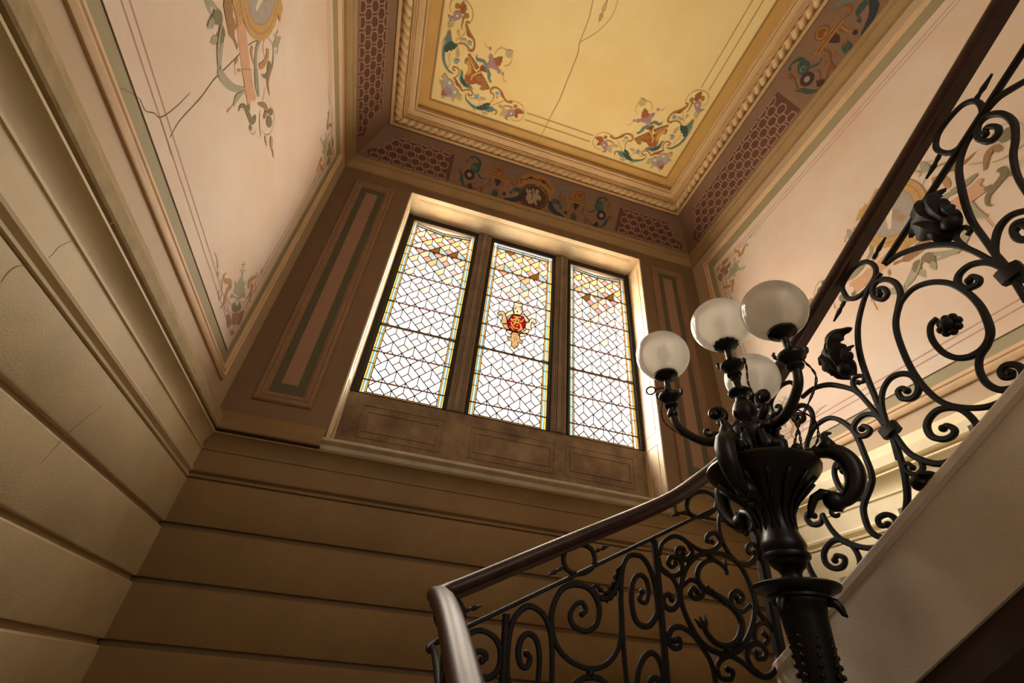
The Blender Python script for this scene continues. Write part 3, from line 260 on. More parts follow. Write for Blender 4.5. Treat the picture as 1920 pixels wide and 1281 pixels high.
wall_front = wallbox('wall_front', [(XL, FX0, YF-T, YF, 0, ZCEIL+.3), (FX1, XR, YF-T, YF, 0, ZCEIL+.3), (FX0, FX1, YF-T, YF, 0, FZ0), (FX0, FX1, YF-T, YF, FZ1, ZCEIL+.3)], UPPER)
floor = wallbox('floor', [(XL, XR, YF, YB, -.2, 0)], TREAD)
ceiling = wallbox('ceiling', [(XL, XR, YF, YB, ZCEIL, ZCEIL+.25)], CREAM)
def Zs(p): return [(u(d), zz(z)) for d, z in p]
# rusticated courses, one raised band of ashlar each
jts = [.3010]+[.2124-.0910*k for k in range(9)]
def course_levels():
    out = []
    for i in range(len(jts)-1):
        out.append((zz(jts[i+1]+.0046), zz(jts[i]-(.0046 if i else .0012))))
    return out
def course(parent, side, z0, z1, m):
    ch = .009; d = .029
    prof = [(0, z0), (d-.004, z0), (d, z0+ch*.6), (d, z1-ch), (d-ch, z1), (0, z1)]
    if side == 'L': st = [(XL, YF, 1, 0), (XL, YB, 1, -1)]
    if side == 'R': st = [(XR, YF, -1, 0), (XR, YB, -1, -1)]
    if side == 'B': st = [(XL, YB, 1, -1), (XR, YB, -1, -1)]
    sweep_prof('course', prof, st, m, parent, 40)
for z0, z1 in course_levels():
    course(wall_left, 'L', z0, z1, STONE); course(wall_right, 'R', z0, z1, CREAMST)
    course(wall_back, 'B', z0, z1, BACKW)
# dado mouldings and ledge
DADO = Zs([(0, .3002), (.0085, .3002), (.0115, .3010), (.0120, .3045), (.006, .3062), (.006, .3085), (.0135, .3125), (.0145, .3165), (.0120, .3200), (.0090, .3207), (.0090, .3565),
    (.0115, .3575), (.0115, .3610), (.0040, .3625), (.0046, .3690), (.0080, .3785), (.0165, .3875), (.0225, .3900), (.0225, .3932), (.0040, .3942), (.0040, .4006), (0, .4008)])
LEDGE = Zs([(0, .4010), (.0210, .4012), (.0230, .4040), (.0230, .4215), (.0205, .4250), (.0065, .4480), (.0022, .4500), (0, .4506)])
for w, side, m in ((wall_left, [(XL, YF, 1, 0), (XL, YB, 1, -1)], STONEM), (wall_right, [(XR, YF, -1, 0), (XR, YB, -1, -1)], CREAMST), (wall_back, [(XL, YB, 1, -1), (XR, YB, -1, -1)], BACKW)):
    sweep_prof('dado_moulding', DADO, side, m, w, 30)
for w, side, m in ((wall_left, [(XL, YF, 1, 0), (XL, YB, 1, -1)], ROUGH), (wall_right, [(XR, YF, -1, 0), (XR, YB, -1, -1)], CREAMST), (wall_back, [(XL, YB, 1, -1), (OX0-.004, YB, 0, -1)], BACKW), (wall_back, [(OX1+.004, YB, 0, -1), (XR, YB, -1, -1)], BACKW)):
    o = sweep_prof('dado_ledge', LEDGE, side, m, w, 25)
    if w is wall_back:                       # close the cut end beside the window
        bm = bmesh.new(); bm.from_mesh(o.data); bmesh.ops.holes_fill(bm, edges=[e for e in bm.edges if e.is_boundary and abs(e.verts[0].co.x-e.verts[1].co.x) < 1e-4], sides=0); bm.to_mesh(o.data); bm.free()
# wall-top cornice, cove and ceiling frame run round the room
RING = [(XL, YB, 1, -1), (XR, YB, -1, -1), (XR, YF, -1, 1), (XL, YF, 1, 1)]
struct(sweep_prof('trim_1', Zs([(0, 1.3600), (.0050, 1.3610), (.0050, 1.3660), (.0025, 1.3675), (.0025, 1.3720), (.0060, 1.3770), (.0120, 1.3840), (.0150, 1.3870), (.0150, 1.3930), (.0120, 1.3945), (.0120, 1.3965), (.0190, 1.4000), (.0215, 1.4030), (.0215, 1.4085), (.0180, 1.4100)]), RING, CORN, None, 30, True))
cove = struct(sweep_prof('trim_2', Zs([(.0180, 1.4098), (.0200, 1.4100), (.1040, 1.5150), (.1045, 1.5160)]), RING, COVE, None, 30, True))
ceil_trim = struct(sweep_prof('trim_3', Zs([(.1025, 1.5135), (.1030, 1.5070), (.1105, 1.5060), (.1120, 1.5075), (.1125, 1.5150), (.1435, 1.5150), (.1440, 1.5080), (.1475, 1.5070), (.1485, 1.5100), (.1505, 1.5100), (.1510, 1.5065), (.1535, 1.5060), (.1545, 1.5105), (.1570, 1.5080), (.1630, 1.5065), (.1700, 1.5075), (.1750, 1.5105), (.1765, 1.5135), (.1785, 1.5135), (.1790, 1.5070), (.1845, 1.5065), (.1850, 1.5205)]), RING, CEILM, None, 30, True))
# twisted rope between the fillets, one run per side
def rope(p0, p1, r=.041, pitch=.0745):
    p0, p1 = Vector(p0), Vector(p1); L = (p1-p0).length; t = (p1-p0).normalized(); upv = Vector((0, 0, 1)); w = t.cross(upv); n = 16; K = max(8, int(L/pitch*12)); V = []; F = []
    for i in range(K+1):
        s = L*i/K
        for j in range(n):
            a = 2*PI*j/n; ph = (s/pitch - a/(2*PI)*1.5) % 1.0
            rr = r*(.38+.62*math.sin(PI*ph)**.55)
            V.append(p0+t*s+(upv*math.sin(a)+w*math.cos(a))*rr)
    for i in range(K):
        for j in range(n):
            q = (j+1) % n; F.append((i*n+j, i*n+q, (i+1)*n+q, (i+1)*n+j))
    return mk('rope_moulding', V, F, CEILM, ceil_trim, True)
dr = u(.1280); zr = zz(1.5125)
rc = [(XL+dr, YB-dr, zr), (XR-dr, YB-dr, zr), (XR-dr, YF+dr, zr), (XL+dr, YF+dr, zr)]
for i in range(4): rope(rc[i], rc[(i+1) % 4])
# golden band, ruled line and cream field are painted on the ceiling
def rectring(name, x0, x1, y0, y1, w, z, m, parent):
    V = [(x0, y0, z), (x1, y0, z), (x1, y1, z), (x0, y1, z), (x0+w, y0+w, z), (x1-w, y0+w, z), (x1-w, y1-w, z), (x0+w, y1-w, z)]
    return mk(name, V, [(0, 4, 5, 1), (1, 5, 6, 2), (2, 6, 7, 3), (3, 7, 4, 0)], m, parent)
def ringd(d): return (XL+u(d), XR-u(d), YF+u(d), YB-u(d))
rectring('golden_band', *ringd(.1846), u(.0365), ZCEIL-.0015, GOLDB, ceiling)
rectring('ruled_line', *ringd(.2165), u(.0022), ZCEIL-.0022, paint('darkline'), ceiling)
rectring('ruled_line', *ringd(.2211), u(.0012), ZCEIL-.0022, paint('darkline'), ceiling)
CY = u(.11)
def fceil(sx, sy):
    return lambda a, b, off: ((a if sx else 2*XC-a), (b if sy else 2*CY-b), ZCEIL-off)
for sx in (1, 0):
    for sy in (1, 0): art_mesh('painted_corner_scrollwork', ART['ceiling_corner'], fceil(sx, sy), ceiling)
lines = []
for b in (2172, 2240): lines.append(('S', 'line', [(2*744-1085, b), (1085, b)], [11]))
for a in (1820, 1899): lines.append(('S', 'line', [(a, 1460), (a, 660-1460)], [11])); lines.append(('S', 'line', [(1488-a, 1460), (1488-a, 660-1460)], [11]))
art_mesh('painted_ruled_lines', lines, fceil(1, 1), ceiling)
tass = [('P', 'line', [(744+16*math.cos(t), 1180+32*math.sin(t)) for t in [i*.45 for i in range(14)]]), ('P', 'cream2', [(744+8*math.cos(t), 1180+20*math.sin(t)) for t in [i*.45 for i in range(14)]]), ('S', 'line', [(744, 1150), (744, 1000)], [14]), ('L', 'line', [(744, 1210), (744, 1290)], [34]), ('L', 'line', [(744, 1060), (690, 1000)], [40]), ('L', 'line', [(744, 1060), (798, 1000)], [40])]
PAINTC['cream2'] = 'cfae70'
art_mesh('painted_tassel', tass, fceil(1, 1), ceiling)
art_mesh('hairline_crack', ART['crack_ceiling'], fceil(1, 1), ceiling, base=.0028)
# cove painting: lattice panels and scrolls round a medallion
d0, z0, d1, z1 = .0200, 1.4100, .1040, 1.5150
CLEN = u(math.hypot(d1-d0, z1-z0)); cn = (z1-z0)/math.hypot(d1-d0, z1-z0); cz = -(d1-d0)/math.hypot(d1-d0, z1-z0)
def fcove(side, mir=1):
    def fn(a, b, off):        # a along the wall from its middle, b = 0..1 up the slope
        d = u(d0+(d1-d0)*b)+cn*off; z = zz(z0+(z1-z0)*b)+cz*off; a = a*mir
        if side == 'B': return (XC+a, YB-d, z)
        if side == 'L': return (XL+d, u(.108)-a, z)
        return (XR-d, u(.108)+a, z)
    return fn
def lattice(x0, x1, ta, tb, fn, cut0, cut1):
    """painted trellis of eight-sided cells between x0 and x1 (metres from the wall's middle)"""
    items = []
    def edge(t): return x0+cut0*(t-ta), x1+cut1*(t-ta)
    A, B = edge(ta), edge(tb); zg = []
    items.append(('P', 'lattice', [(A[0]*1000, ta*1000), (A[1]*1000, ta*1000), (A[1]*1000+18, ta*1000+160), ((A[1]+B[1])*500-14, (ta+tb)*500), (B[1]*1000+10, tb*1000-130), (B[1]*1000, tb*1000), (B[0]*1000, tb*1000)]))
    px, pt = .112, .150; nrow = 9
    for r in range(-1, 7):
        t = .10+r*pt; n0 = int(x0/px)-2
        for k in range(n0, int(x1/px)+3):
            xc = (k+.5*(r % 2))*px
            if not (ta < t < tb): continue
            e = edge(t)
            if not (e[0]+.03 < xc < e[1]-.03): continue
            hx, ht = .043, .088
            pts = [(xc-hx*.45, t-ht), (xc+hx*.45, t-ht), (xc+hx, t-ht*.45), (xc+hx, t+ht*.45), (xc+hx*.45, t+ht), (xc-hx*.45, t+ht), (xc-hx, t+ht*.45), (xc-hx, t-ht*.45)]
            pts = [(x, max(ta+.01, min(tb-.01, q))) for x, q in pts]; pts.append(pts[0])
            items.append(('S2', 'latline', pts, .011))
            for sx in (-1, 1): items.append(('S2', 'latline', [(xc+sx*hx*.8, min(tb, t+ht*.75)), (xc+sx*px*.36, min(tb, t+pt*.62))], .011))
    # plain converter so the border stays inside the slope
    V = []; F = []; idx = []; off = .0015
    for it in items:
        off += .00003
        if it[0] == 'P':
            p = it[2]; st = len(V)
            V += [fn(a/1000, b/1000, off) for a, b in p]
            for tri in tessellate_polygon([[Vector((a, b, 0)) for a, b in p]]): F.append(tuple(st+i for i in tri)); idx.append(0)
        else:
            p = it[2]; w = it[3]*.5
            for (xa, ta_), (xb, tb_) in zip(p[:-1], p[1:]):
                dx, dt = xb-xa, (tb_-ta_)*CLEN; l = math.hypot(dx, dt) or 1; nx, nt = -dt/l*w, dx/l*w/CLEN
                st = len(V); V += [fn(xa+nx, ta_+nt, off), fn(xa-nx, ta_-nt, off), fn(xb-nx, tb_-nt, off), fn(xb+nx, tb_+nt, off)]; F.append((st, st+1, st+2, st+3)); idx.append(1)
    return mk('painted_trellis', V, F, None, cove, False, [paint('lattice'), paint('latline')], idx)
cpaint = lambda n: paint({'gold': 'covegold', 'ochre': 'coveochre'}.get(n, n))  # darker gold and ochre paint the dim light on the cove
for side, x1 in (('B', 1.74), ('L', 2.42), ('R', 2.42)):
    for mir in (1, -1):
        lattice(.925, x1, .05, .71, fcove(side, mir), 0, -.34)
        art_mesh('painted_cove_scroll', ART['cove_scroll'], fcove(side, mir), cove, cpaint)
    art_mesh('painted_cove_medallion', ART['cove_medallion'], fcove(side, 1), cove, cpaint)
# ---- rectangular moulded frames on walls
def frame_ring(name, fn, r, prof, m, parent):
    a0, a1, b0, b1 = r; V = []; F = []; n = len(prof)
    for (a, b, sa, sb) in ((a0, b0, 1, 1), (a1, b0, -1, 1), (a1, b1, -1, -1), (a0, b1, 1, -1)):
        for i, h in prof: V.append(fn(a+sa*i, b+sb*i, h))
    for k in range(4):
        j = (k+1) % 4
        for q in range(n-1): F.append((k*n+q, k*n+q+1, j*n+q+1, j*n+q))
    o = mk(name, V, F, m, parent); fixn(o); o.data.polygons.foreach_set('use_smooth', [True]*len(F)); o.data.set_sharp_from_angle(angle=math.radians(30)); return o
def panel(name, fn, r, h, m, parent, th=.004):
    a0, a1, b0, b1 = r
    V = [fn(a0, b0, 0), fn(a1, b0, 0), fn(a1, b1, 0), fn(a0, b1, 0), fn(a0, b0, h), fn(a1, b0, h), fn(a1, b1, h), fn(a0, b1, h)]
    o = mk(name, V, [(0, 1, 2, 3), (4, 5, 6, 7), (0, 1, 5, 4), (1, 2, 6, 5), (2, 3, 7, 6), (3, 0, 4, 7)], m, parent); return fixn(o)
fB = lambda a, b, h: (a, YB-h, b)
fL = lambda a, b, h: (XL+h, a, b)
fR = lambda a, b, h: (XR-h, a, b)
for w, fn in ((wall_left, fL), (wall_right, fR)):
    py0, py1, pz0, pz1 = u(-.138), u(.8985), zz(.5335), zz(1.2640)
    panel('sage_band', fn, (u(-.1585), u(.9190), zz(.5108), zz(1.3000)), .004, GREEN, w)
    panel('pink_field', fn, (py0, py1, pz0, pz1), .007, PINK, w)
    frame_ring('panel_frame', fn, (u(-.180), u(.9420), zz(.4865), zz(1.3240)), [(0, 0), (0, .012), (.012, .020), (.024, .022), (.030, .014), (.040, .014), (.046, .019), (.056, .017), (.062, .010), (.0705, .009), (.0705, 0)], BEIGE, w)
    frame_ring('ruled_line', fn, (py0+.008, py1-.008, pz0-.004, pz1+.004), [(0, .0074), (.004, .0074)], paint('darkline'), w)
    for i in (.0765, .116): frame_ring('ruled_line', fn, (py0+i, py1-i, pz0+i, pz1-i), [(0, .0075), (.008, .0075)], paint('pinkline'), w)
    zb, zt = (zz(.5335)-ZO)*1000, (zz(1.2640)-ZO)*1000; yc = 2*1000*u(.380)
    def fw(my, mz, fn=fn):
        return lambda a, b, off: fn((a if my else yc/1000-a), ZO+(b if mz else (zb+zt)/1000-b), off+.0065)
    for my in (1, 0):
        for mz in (1, 0): art_mesh('painted_corner_scrollwork', ART['wall_corner'], fw(my, mz), w)
        art_mesh('painted_trophy', ART['wall_trophy'], fw(my, 1), w, base=.0015 if my else .0035)
    med = []
    def ell(cx, cz, rx, rz, c): return ('P', c, [(cx+rx*math.cos(t*PI/14), cz+rz*math.sin(t*PI/14)) for t in range(28)])
    med += [ell(1140, 2690, 205, 240, 'goldwall'), ell(1140, 2690, 180, 212, 'tan'), ell(1140, 2690, 168, 200, 'goldwall'), ell(1140, 2690, 140, 172, 'putty'), ell(1140, 2690, 132, 164, 'greylilac'),
        ('S', 'putty', [(1100, 2580), (1130, 2680), (1180, 2740), (1150, 2800)], [40, 60, 40, 20]), ('S', 'pale', [(1190, 2600), (1150, 2700), (1110, 2760)], [20, 40, 20]),
        ('P', 'goldwall', [(940, 2860), (1000, 2920), (1060, 2900), (1140, 2960), (1220, 2900), (1280, 2920), (1340, 2860), (1290, 2850), (1140, 2930), (990, 2850)])]
    art_mesh('painted_medallion', med, (lambda a, b, off, fn=fn: fn(a, ZO+b, off+.0102)), w)
art_mesh('hairline_crack', [(k_, 'wallcrack')+tuple(r_) for k_, c_, *r_ in ART['crack_left']], lambda a, b, off: fL(a, ZO+b, off+.0062), wall_left)
for q, d_ in (([(1269, 812), (1262, 842), (1266, 872), (1283, 896)], .0300), ([(1319, 950), (1324, 984), (1322, 1020), (1340, 1066)], .0275), ([(1357, 1172), (1364, 1203), (1404, 1224)], .0640), ([(1853, 524), (1867, 609), (1888, 681), (1944, 801)], .0300)):
    art_mesh('hairline_crack', [('S', 'wallcrack', q, [2, 3.5, 2])], lambda a, b, off, d_=d_: fL(a, ZO+b, d_-.0004), wall_left)
# pilaster panels beside the window
for x0, x1 in ((u(-.3405), u(-.2170)), (u(.7045), u(.8280))):
    za, zb_ = zz(.4880), zz(1.3080)
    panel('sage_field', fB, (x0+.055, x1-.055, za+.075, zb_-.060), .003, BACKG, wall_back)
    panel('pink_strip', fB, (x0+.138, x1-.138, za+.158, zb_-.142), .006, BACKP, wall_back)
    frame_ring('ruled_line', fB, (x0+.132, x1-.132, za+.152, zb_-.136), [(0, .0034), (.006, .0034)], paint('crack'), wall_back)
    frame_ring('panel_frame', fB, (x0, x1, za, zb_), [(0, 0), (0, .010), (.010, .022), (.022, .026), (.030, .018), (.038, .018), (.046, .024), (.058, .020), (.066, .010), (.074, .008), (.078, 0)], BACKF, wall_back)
# ---- window recess: jambs, head, apron, sill
rec = struct(MB().box(OX0+.001, OX0+.012, YB+.001, YG+.12, OZ0, OZ1).box(OX1-.012, OX1-.001, YB+.001, YG+.12, OZ0, OZ1).box(OX0, OX1, YB+.001, YG+.12, OZ1-.010, OZ1-.001).build('trim_4', REVEAL))
fH = lambda a, b, h: (a, b, OZ1-.010-h)
frame_ring('reveal_line', fH, (OX0+.085, OX1-.085, YB+.055, YG-.045), [(0, 0), (.003, .004), (.009, .004), (.012, 0)], REVEAL, rec)
frame_ring('reveal_line', fH, (OX0+.105, OX1-.105, YB+.075, YG-.065), [(0, 0), (.003, .003), (.006, .003), (.009, 0)], REVEAL, rec)
for X, s in ((OX0+.012, 1), (OX1-.012, -1)):
    fJ = lambda a, b, h, X=X, s=s: (X+s*h, a, b)
    frame_ring('reveal_line', fJ, (YB+.06, YG-.06, zz(.635), OZ1-.10), [(0, 0), (.003, .004), (.009, .004), (.012, 0)], REVEAL, rec)
    frame_ring('reveal_line', fJ, (YB+.06, YG-.06, zz(.45), zz(.60)), [(0, 0), (.003, .004), (.009, .004), (.012, 0)], REVEAL, rec)
YA = u(1.0885)
ap = struct(MB().box(OX0+.012, OX1-.012, YA, YG+.10, OZ0, zz(.6055)).build('trim_5', APRON))
fA = lambda a, b, h: (a, YA-h, b)
for a, b in ((-.122, .086), (.156, .390), (.4195, .624)):
    frame_ring('incised_frame', fA, (u(a), u(b), zz(.485), zz(.5765)), [(0, 0), (.002, .006), (.010, .006), (.013, 0)], APRON, ap)
    frame_ring('incised_frame', fA, (u(a)+.035, u(b)-.035, zz(.502), zz(.560)), [(0, 0), (.002, .007), (.012, .007), (.016, 0)], APRON, ap)
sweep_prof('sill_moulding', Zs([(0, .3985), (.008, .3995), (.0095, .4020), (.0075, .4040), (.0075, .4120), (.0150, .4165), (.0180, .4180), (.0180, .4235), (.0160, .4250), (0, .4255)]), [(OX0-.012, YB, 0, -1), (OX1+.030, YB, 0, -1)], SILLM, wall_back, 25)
struct(MB().box(OX0, OX1, YB-.045, YA+.02, zz(.4190), zz(.4240)).build('trim_6', REVEAL))
# ------------------------------------------------------------------ stained glass
def glass(name, col, em, thru=.5):
    if name in MATS: return MATS[name]
    m = bpy.data.materials.new(name); m.use_nodes = True; nt = m.node_tree; nt.nodes.clear()
    o = nt.nodes.new('ShaderNodeOutputMaterial'); mx = nt.nodes.new('ShaderNodeMixShader'); t = nt.nodes.new('ShaderNodeBsdfTransparent'); e = nt.nodes.new('ShaderNodeEmission')
    c = lin(col); t.inputs[0].default_value = c; e.inputs[0].default_value = c; e.inputs[1].default_value = em; mx.inputs[0].default_value = 1-thru
    tc = nt.nodes.new('ShaderNodeTexCoord'); n = nt.nodes.new('ShaderNodeTexNoise'); n.inputs['Scale'].default_value = 38; n.inputs['Detail'].default_value = 3
    r = nt.nodes.new('ShaderNodeValToRGB'); r.color_ramp.elements[0].position = .3; r.color_ramp.elements[1].position = .6
    r.color_ramp.elements[0].color = tuple(x*.86 for x in c[:3])+(1,); r.color_ramp.elements[1].color = c
    nt.links.new(tc.outputs['Object'], n.inputs['Vector']); nt.links.new(n.outputs['Fac'], r.inputs['Fac']); nt.links.new(r.outputs['Color'], e.inputs[0]); nt.links.new(r.outputs['Color'], t.inputs[0])
    nt.links.new(t.outputs[0], mx.inputs[1]); nt.links.new(e.outputs[0], mx.inputs[2]); nt.links.new(mx.outputs[0], o.inputs[0])
    MATS[name] = m; return m
GE = 1.15
TINT = {'L': ('fffaf2', 'fdf0d8', 'f8e4bd', 'f3d6a2'), 'R': ('fffcf8', 'f4f8f4', 'e4eee9', 'd0dfda'), 'B': ('fff6f0', 'fdeae0', 'f7dacd', 'efc0b0')}  # pale to deep: blown-out lower panes and shaded top panes, put into the tint
BROWN = 'b98436'
def gm(role, lv): return glass('glass_%s%d' % ({'L': 'amber', 'R': 'pale_blue', 'B': 'pink'}[role], lv), TINT[role][lv], (1.38, 1.3, 1.22, 1.12)[lv])  # emission stands for daylight in the glass, stronger at the blown-out levels
GY = glass('glass_border_yellow', 'f2c266', 1.3); GB = glass('glass_border_blue', 'c4e4e4', 1.3); GW = glass('glass_clear', 'fffdf8', 1.5); GBR = glass('glass_brown', BROWN, .7)
GP = glass('glass_peach', 'ffe6c8', 1.2)
def clip(poly, axis, v, keep_greater):
    out = []
    for i in range(len(poly)):
        a, b = poly[i], poly[(i+1) % len(poly)]; ia = (a[axis] >= v) == keep_greater; ib = (b[axis] >= v) == keep_greater
        if ia: out.append(a)
        if ia != ib and abs(b[axis]-a[axis]) > 1e-9:
            t = (v-a[axis])/(b[axis]-a[axis]); out.append((a[0]+(b[0]-a[0])*t, a[1]+(b[1]-a[1])*t))
    return out
def parea(p): return .5*abs(sum(p[i][0]*p[(i+1) % len(p)][1]-p[(i+1) % len(p)][0]*p[i][1] for i in range(len(p))))
def window(n, x0, x1, dip, dipx):
    zb, zt = 1.823, 3.903
    ox, oz = .5*(x0+x1), .5*(zb+zt)
    def sag(x, z):
        if not dip or z < 3.45: return z
        tri = (x-x0)/(dipx-x0) if x < dipx else (x1-x)/(x1-dipx)
        return z-dip*max(0, tri)*((z-3.45)/(3.903-3.45))**1.2
    P = lambda x, z, dy=0: (x, YG+dy, sag(x, z)+ZO)
    fr = MB()
    b0, b1, c0, c1 = x0-.034, x1+.034, zb-.006, zt+.045
    y0, y1 = YG-.020, YG+.045
    for q in ((b0, x0+.002, c0, c1), (x1-.002, b1, c0, c1), (x0, x1, zt+.010, c1), (x0, x1, c0, zb-.0005)): fr.box(q[0], q[1], y0, y1, q[2]+ZO, q[3]+ZO)
    for q in ((b0+.012, x0-.008, c0, c1-.012), (x1+.008, b1-.012, c0, c1-.012)): fr.box(q[0], q[1], y0-.012, y0+.002, q[2]+ZO, q[3]+ZO)
    w = struct(fr.build('window_%d' % n, FRAMEK))
    th = .003
    def pane(poly, m, name='pane'):
        k = len(poly); V = [P(x, z, 0) for x, z in poly]+[P(x, z, th) for x, z in poly]
        F = [tuple(range(k)), tuple(range(2*k-1, k-1, -1))]+[(i, i+k, (i+1) % k+k, (i+1) % k) for i in range(k)]
        return mk(name, V, F, m, w)
    i0, i1, j0, j1 = x0+.049, x1-.048, 1.840, 3.858
    cw = (i1-i0)/3; ch = .1855; zv = 1.895
    edges = {}
    ehw = [.0034]
    def ed(a, b):
        ka, kb = (round(a[0], 4), round(a[1], 4)), (round(b[0], 4), round(b[1], 4))
        if ka != kb: edges.setdefault((min(ka, kb), max(ka, kb)), ehw[0])
    for r in range(-1, 24):
        zc = zv+r*ch/2                       # centre height of this row of lozenges
        for k in range(-1, 4):
            xc = i0+(k+(.5 if r % 2 == 0 else 1.0))*cw
            t, b, l, rr = (xc, zc+ch/2), (xc, zc-ch/2), (xc-cw/2, zc), (xc+cw/2, zc); c = (xc, zc+.0)
            ml = ((l[0]+b[0])/2, (l[1]+b[1])/2); mr = ((rr[0]+b[0])/2, (rr[1]+b[1])/2)
            for role, poly in (('L', [t, l, ml, c]), ('R', [t, c, mr, rr]), ('B', [c, ml, b, mr])):
                p = poly
                for ax, v, g in ((0, i0, True), (0, i1, False), (1, j0, True), (1, j1, False)):
                    p = clip(p, ax, v, g)
                    if len(p) < 3: break
                if len(p) < 3 or parea(p) < 3e-4: continue
                h = (zc-2.95)/.75-.25*abs(xc-ox-.06)/.3  # level by height imitates overexposure below and eave shade above
                lv = 0
                q = h+random.uniform(-.28, .28)
                if q > .72: lv = 3
                elif q > .42: lv = 2
                elif q > .12: lv = 1
                elif role == 'B' and random.random() < .35: lv = 1
                elif random.random() < .06: lv = 1
                m = gm(role, lv)
                if role == 'L' and lv == 3 and random.random() < .12: m = GBR
                pane(p, m)
                for a in range(len(p)): ed(p[a], p[(a+1) % len(p)])
    ehw[0] = .0021
    # borders: blue jewelled strips between yellow fillets
    ticks = [zb, 1.953, 2.111, 2.262, 2.420, 2.535, 2.650, 2.802, 2.954, 3.152, 3.260, 3.421, 3.541, 3.723, zt]
    yl = MB()
    def strip(poly):
        k = len(poly); yl.add([P(x, z, 0) for x, z in poly]+[P(x, z, th) for x, z in poly], [tuple(range(k)), tuple(range(2*k-1, k-1, -1))]+[(i, i+k, (i+1) % k+k, (i+1) % k) for i in range(k)])
    for a, b, c, d in ((x0, x0+.014, x0+.036, x0+.049), (x1, x1-.014, x1-.036, x1-.048)):
        for k in range(len(ticks)-1):
            za, zb_ = ticks[k], ticks[k+1]
            pane([(b, za), (c, za), (c, zb_), (b, zb_)], GB, 'border_pane'); strip([(a, za), (b, za), (b, zb_), (a, zb_)])
            if za < j1: strip([(c, max(za, j0)), (d, max(za, j0)), (d, min(zb_, j1)), (c, min(zb_, j1))])
            if k: ed((a, za), (d, za))
        for x in (a, b, c, d):
            for k in range(len(ticks)-1): ed((x, ticks[k]), (x, ticks[k+1]))
    xs = [x0+.036, x0+.184, x0+.33, x0+.47, x1-.036]
    for k in range(4):
        a, b = xs[k], xs[k+1]; nn = 4
        for q in range(nn):
            s0, s1 = a+(b-a)*q/nn, a+(b-a)*(q+1)/nn
            strip([(s0, j1), (s1, j1), (s1, j1+.011), (s0, j1+.011)]); strip([(s0, zt-.012), (s1, zt-.012), (s1, zt), (s0, zt)]); strip([(s0, j0-.011), (s1, j0-.011), (s1, j0), (s0, j0)])
            for z in (j1, j1+.011, zt-.012, zt, j0, j0-.011): ed((s0, z), (s1, z))
            pane([(s0, j1+.011), (s1, j1+.011), (s1, zt-.012), (s0, zt-.012)], GB, 'border_pane') if q == 0 or True else None
        pane([(a, zb), (b, zb), (b, j0-.011), (a, j0-.011)], GW, 'border_pane')
        if k: ed((a, j1), (a, zt)); ed((a, zb), (a, j0))
    yl.build('yellow_fillet', GY, w)
    if dip:                                  # glowing strip standing for light through the gap above the sagged panel
        strip_v = MB(); N = 8
        for k in range(N):
            a, b = x0+(x1-x0)*k/N, x0+(x1-x0)*(k+1)/N
            va = [(a, YG+.012, zt+.012+ZO), (b, YG+.012, zt+.012+ZO), (b, YG+.012, sag(b, zt)-.01+ZO), (a, YG+.012, sag(a, zt)-.01+ZO)]
            strip_v.add(va+[(x, y+th, z) for x, y, z in va], [(0, 1, 2, 3), (7, 6, 5, 4), (0, 4, 5, 1), (1, 5, 6, 2), (2, 6, 7, 3), (3, 7, 4, 0)])
        strip_v.build('clear_strip', GP, w)
    # lead cames
    lb = MB()
    for (a, b), hw_ in edges.items():
        A, B = Vector(P(a[0], a[1], -.003)), Vector(P(b[0], b[1], -.003)); d = B-A
        if d.length < .002: continue
        d.normalize(); nn = Vector((-d.z, 0, d.x))*hw_; dy = Vector((0, .009, 0)); A2, B2 = A-d*.001, B+d*.001
        lb.add([A2-nn, A2+nn, B2+nn, B2-nn, A2-nn+dy, A2+nn+dy, B2+nn+dy, B2-nn+dy], [(0, 1, 2, 3), (7, 6, 5, 4), (0, 4, 5, 1), (1, 5, 6, 2), (2, 6, 7, 3), (3, 7, 4, 0)])
    lb.build('lead_came', LEAD, w)
    for z, hgt in ((3.530, .0032), (3.149, .0032), (2.786, .0032), (2.226, .0032), (1.945, .0032), (2.507, .0105)):
        bb = MB().box(x0-.006, x1+.006, YG-.016, YG-.003, z-hgt+ZO, z+hgt+ZO)
        bb.build('saddle_bar', BAR if hgt > .01 else LEAD, w)
    return w
w1 = window(1, -.429, .213, .052, -.108)
w2 = window(2, .421, 1.080, 0, 0)
w3 = window(3, 1.285, 1.930, .042, 1.588)
def gpaint(n):
    return glass('glass_'+n, PC2[n], {'ruby': .85, 'goldpaint': 1.15, 'amberpale': 1.15, 'ambertan': 1.1}[n], .15) if n in PC2 else paint(n)
fG = lambda a, b, off: (a, YG-.008-off, ZO+b)
art_mesh('cartouche_glass', ART['emblem'], fG, w2, gpaint, step=.00003, base=.0)
outl = [('S', 'umber', it[2]+[it[2][0]], [9]) for it in ART['emblem'] if it[0] == 'P']
art_mesh('cartouche_leading', outl+ART['emblem_lines'], fG, w2, gpaint, base=.0012)
art_mesh('monogram', ART['monogram'], fG, w2, gpaint, base=.0026)
# mullions and outer frame
mul = MB()
zA, zB = zz(.6055), OZ1-.010
for a, b in ((.247, .387), (1.114, 1.251)):
    mul.box(a, b, YG-.030, YG+.10, zA, zB)
    for q in (.012, .030, (b-a)-.042, (b-a)-.024): mul.box(a+q, a+q+.012, YG-.038, YG-.029, zA, zB)
    mul.box(a+.050, b-.050, YG-.046, YG-.029, zA, zB)
struct(mul.build('trim_7', MULL))
ofr = MB().box(OX0+.012, -.463, YG-.026, YG+.10, zA, zB).box(1.964, OX1-.012, YG-.026, YG+.10, zA, zB).box(-.463, 1.964, YG-.014, YG+.10, 3.948+ZO, zB)
struct(ofr.build('trim_8', FRAMEK))
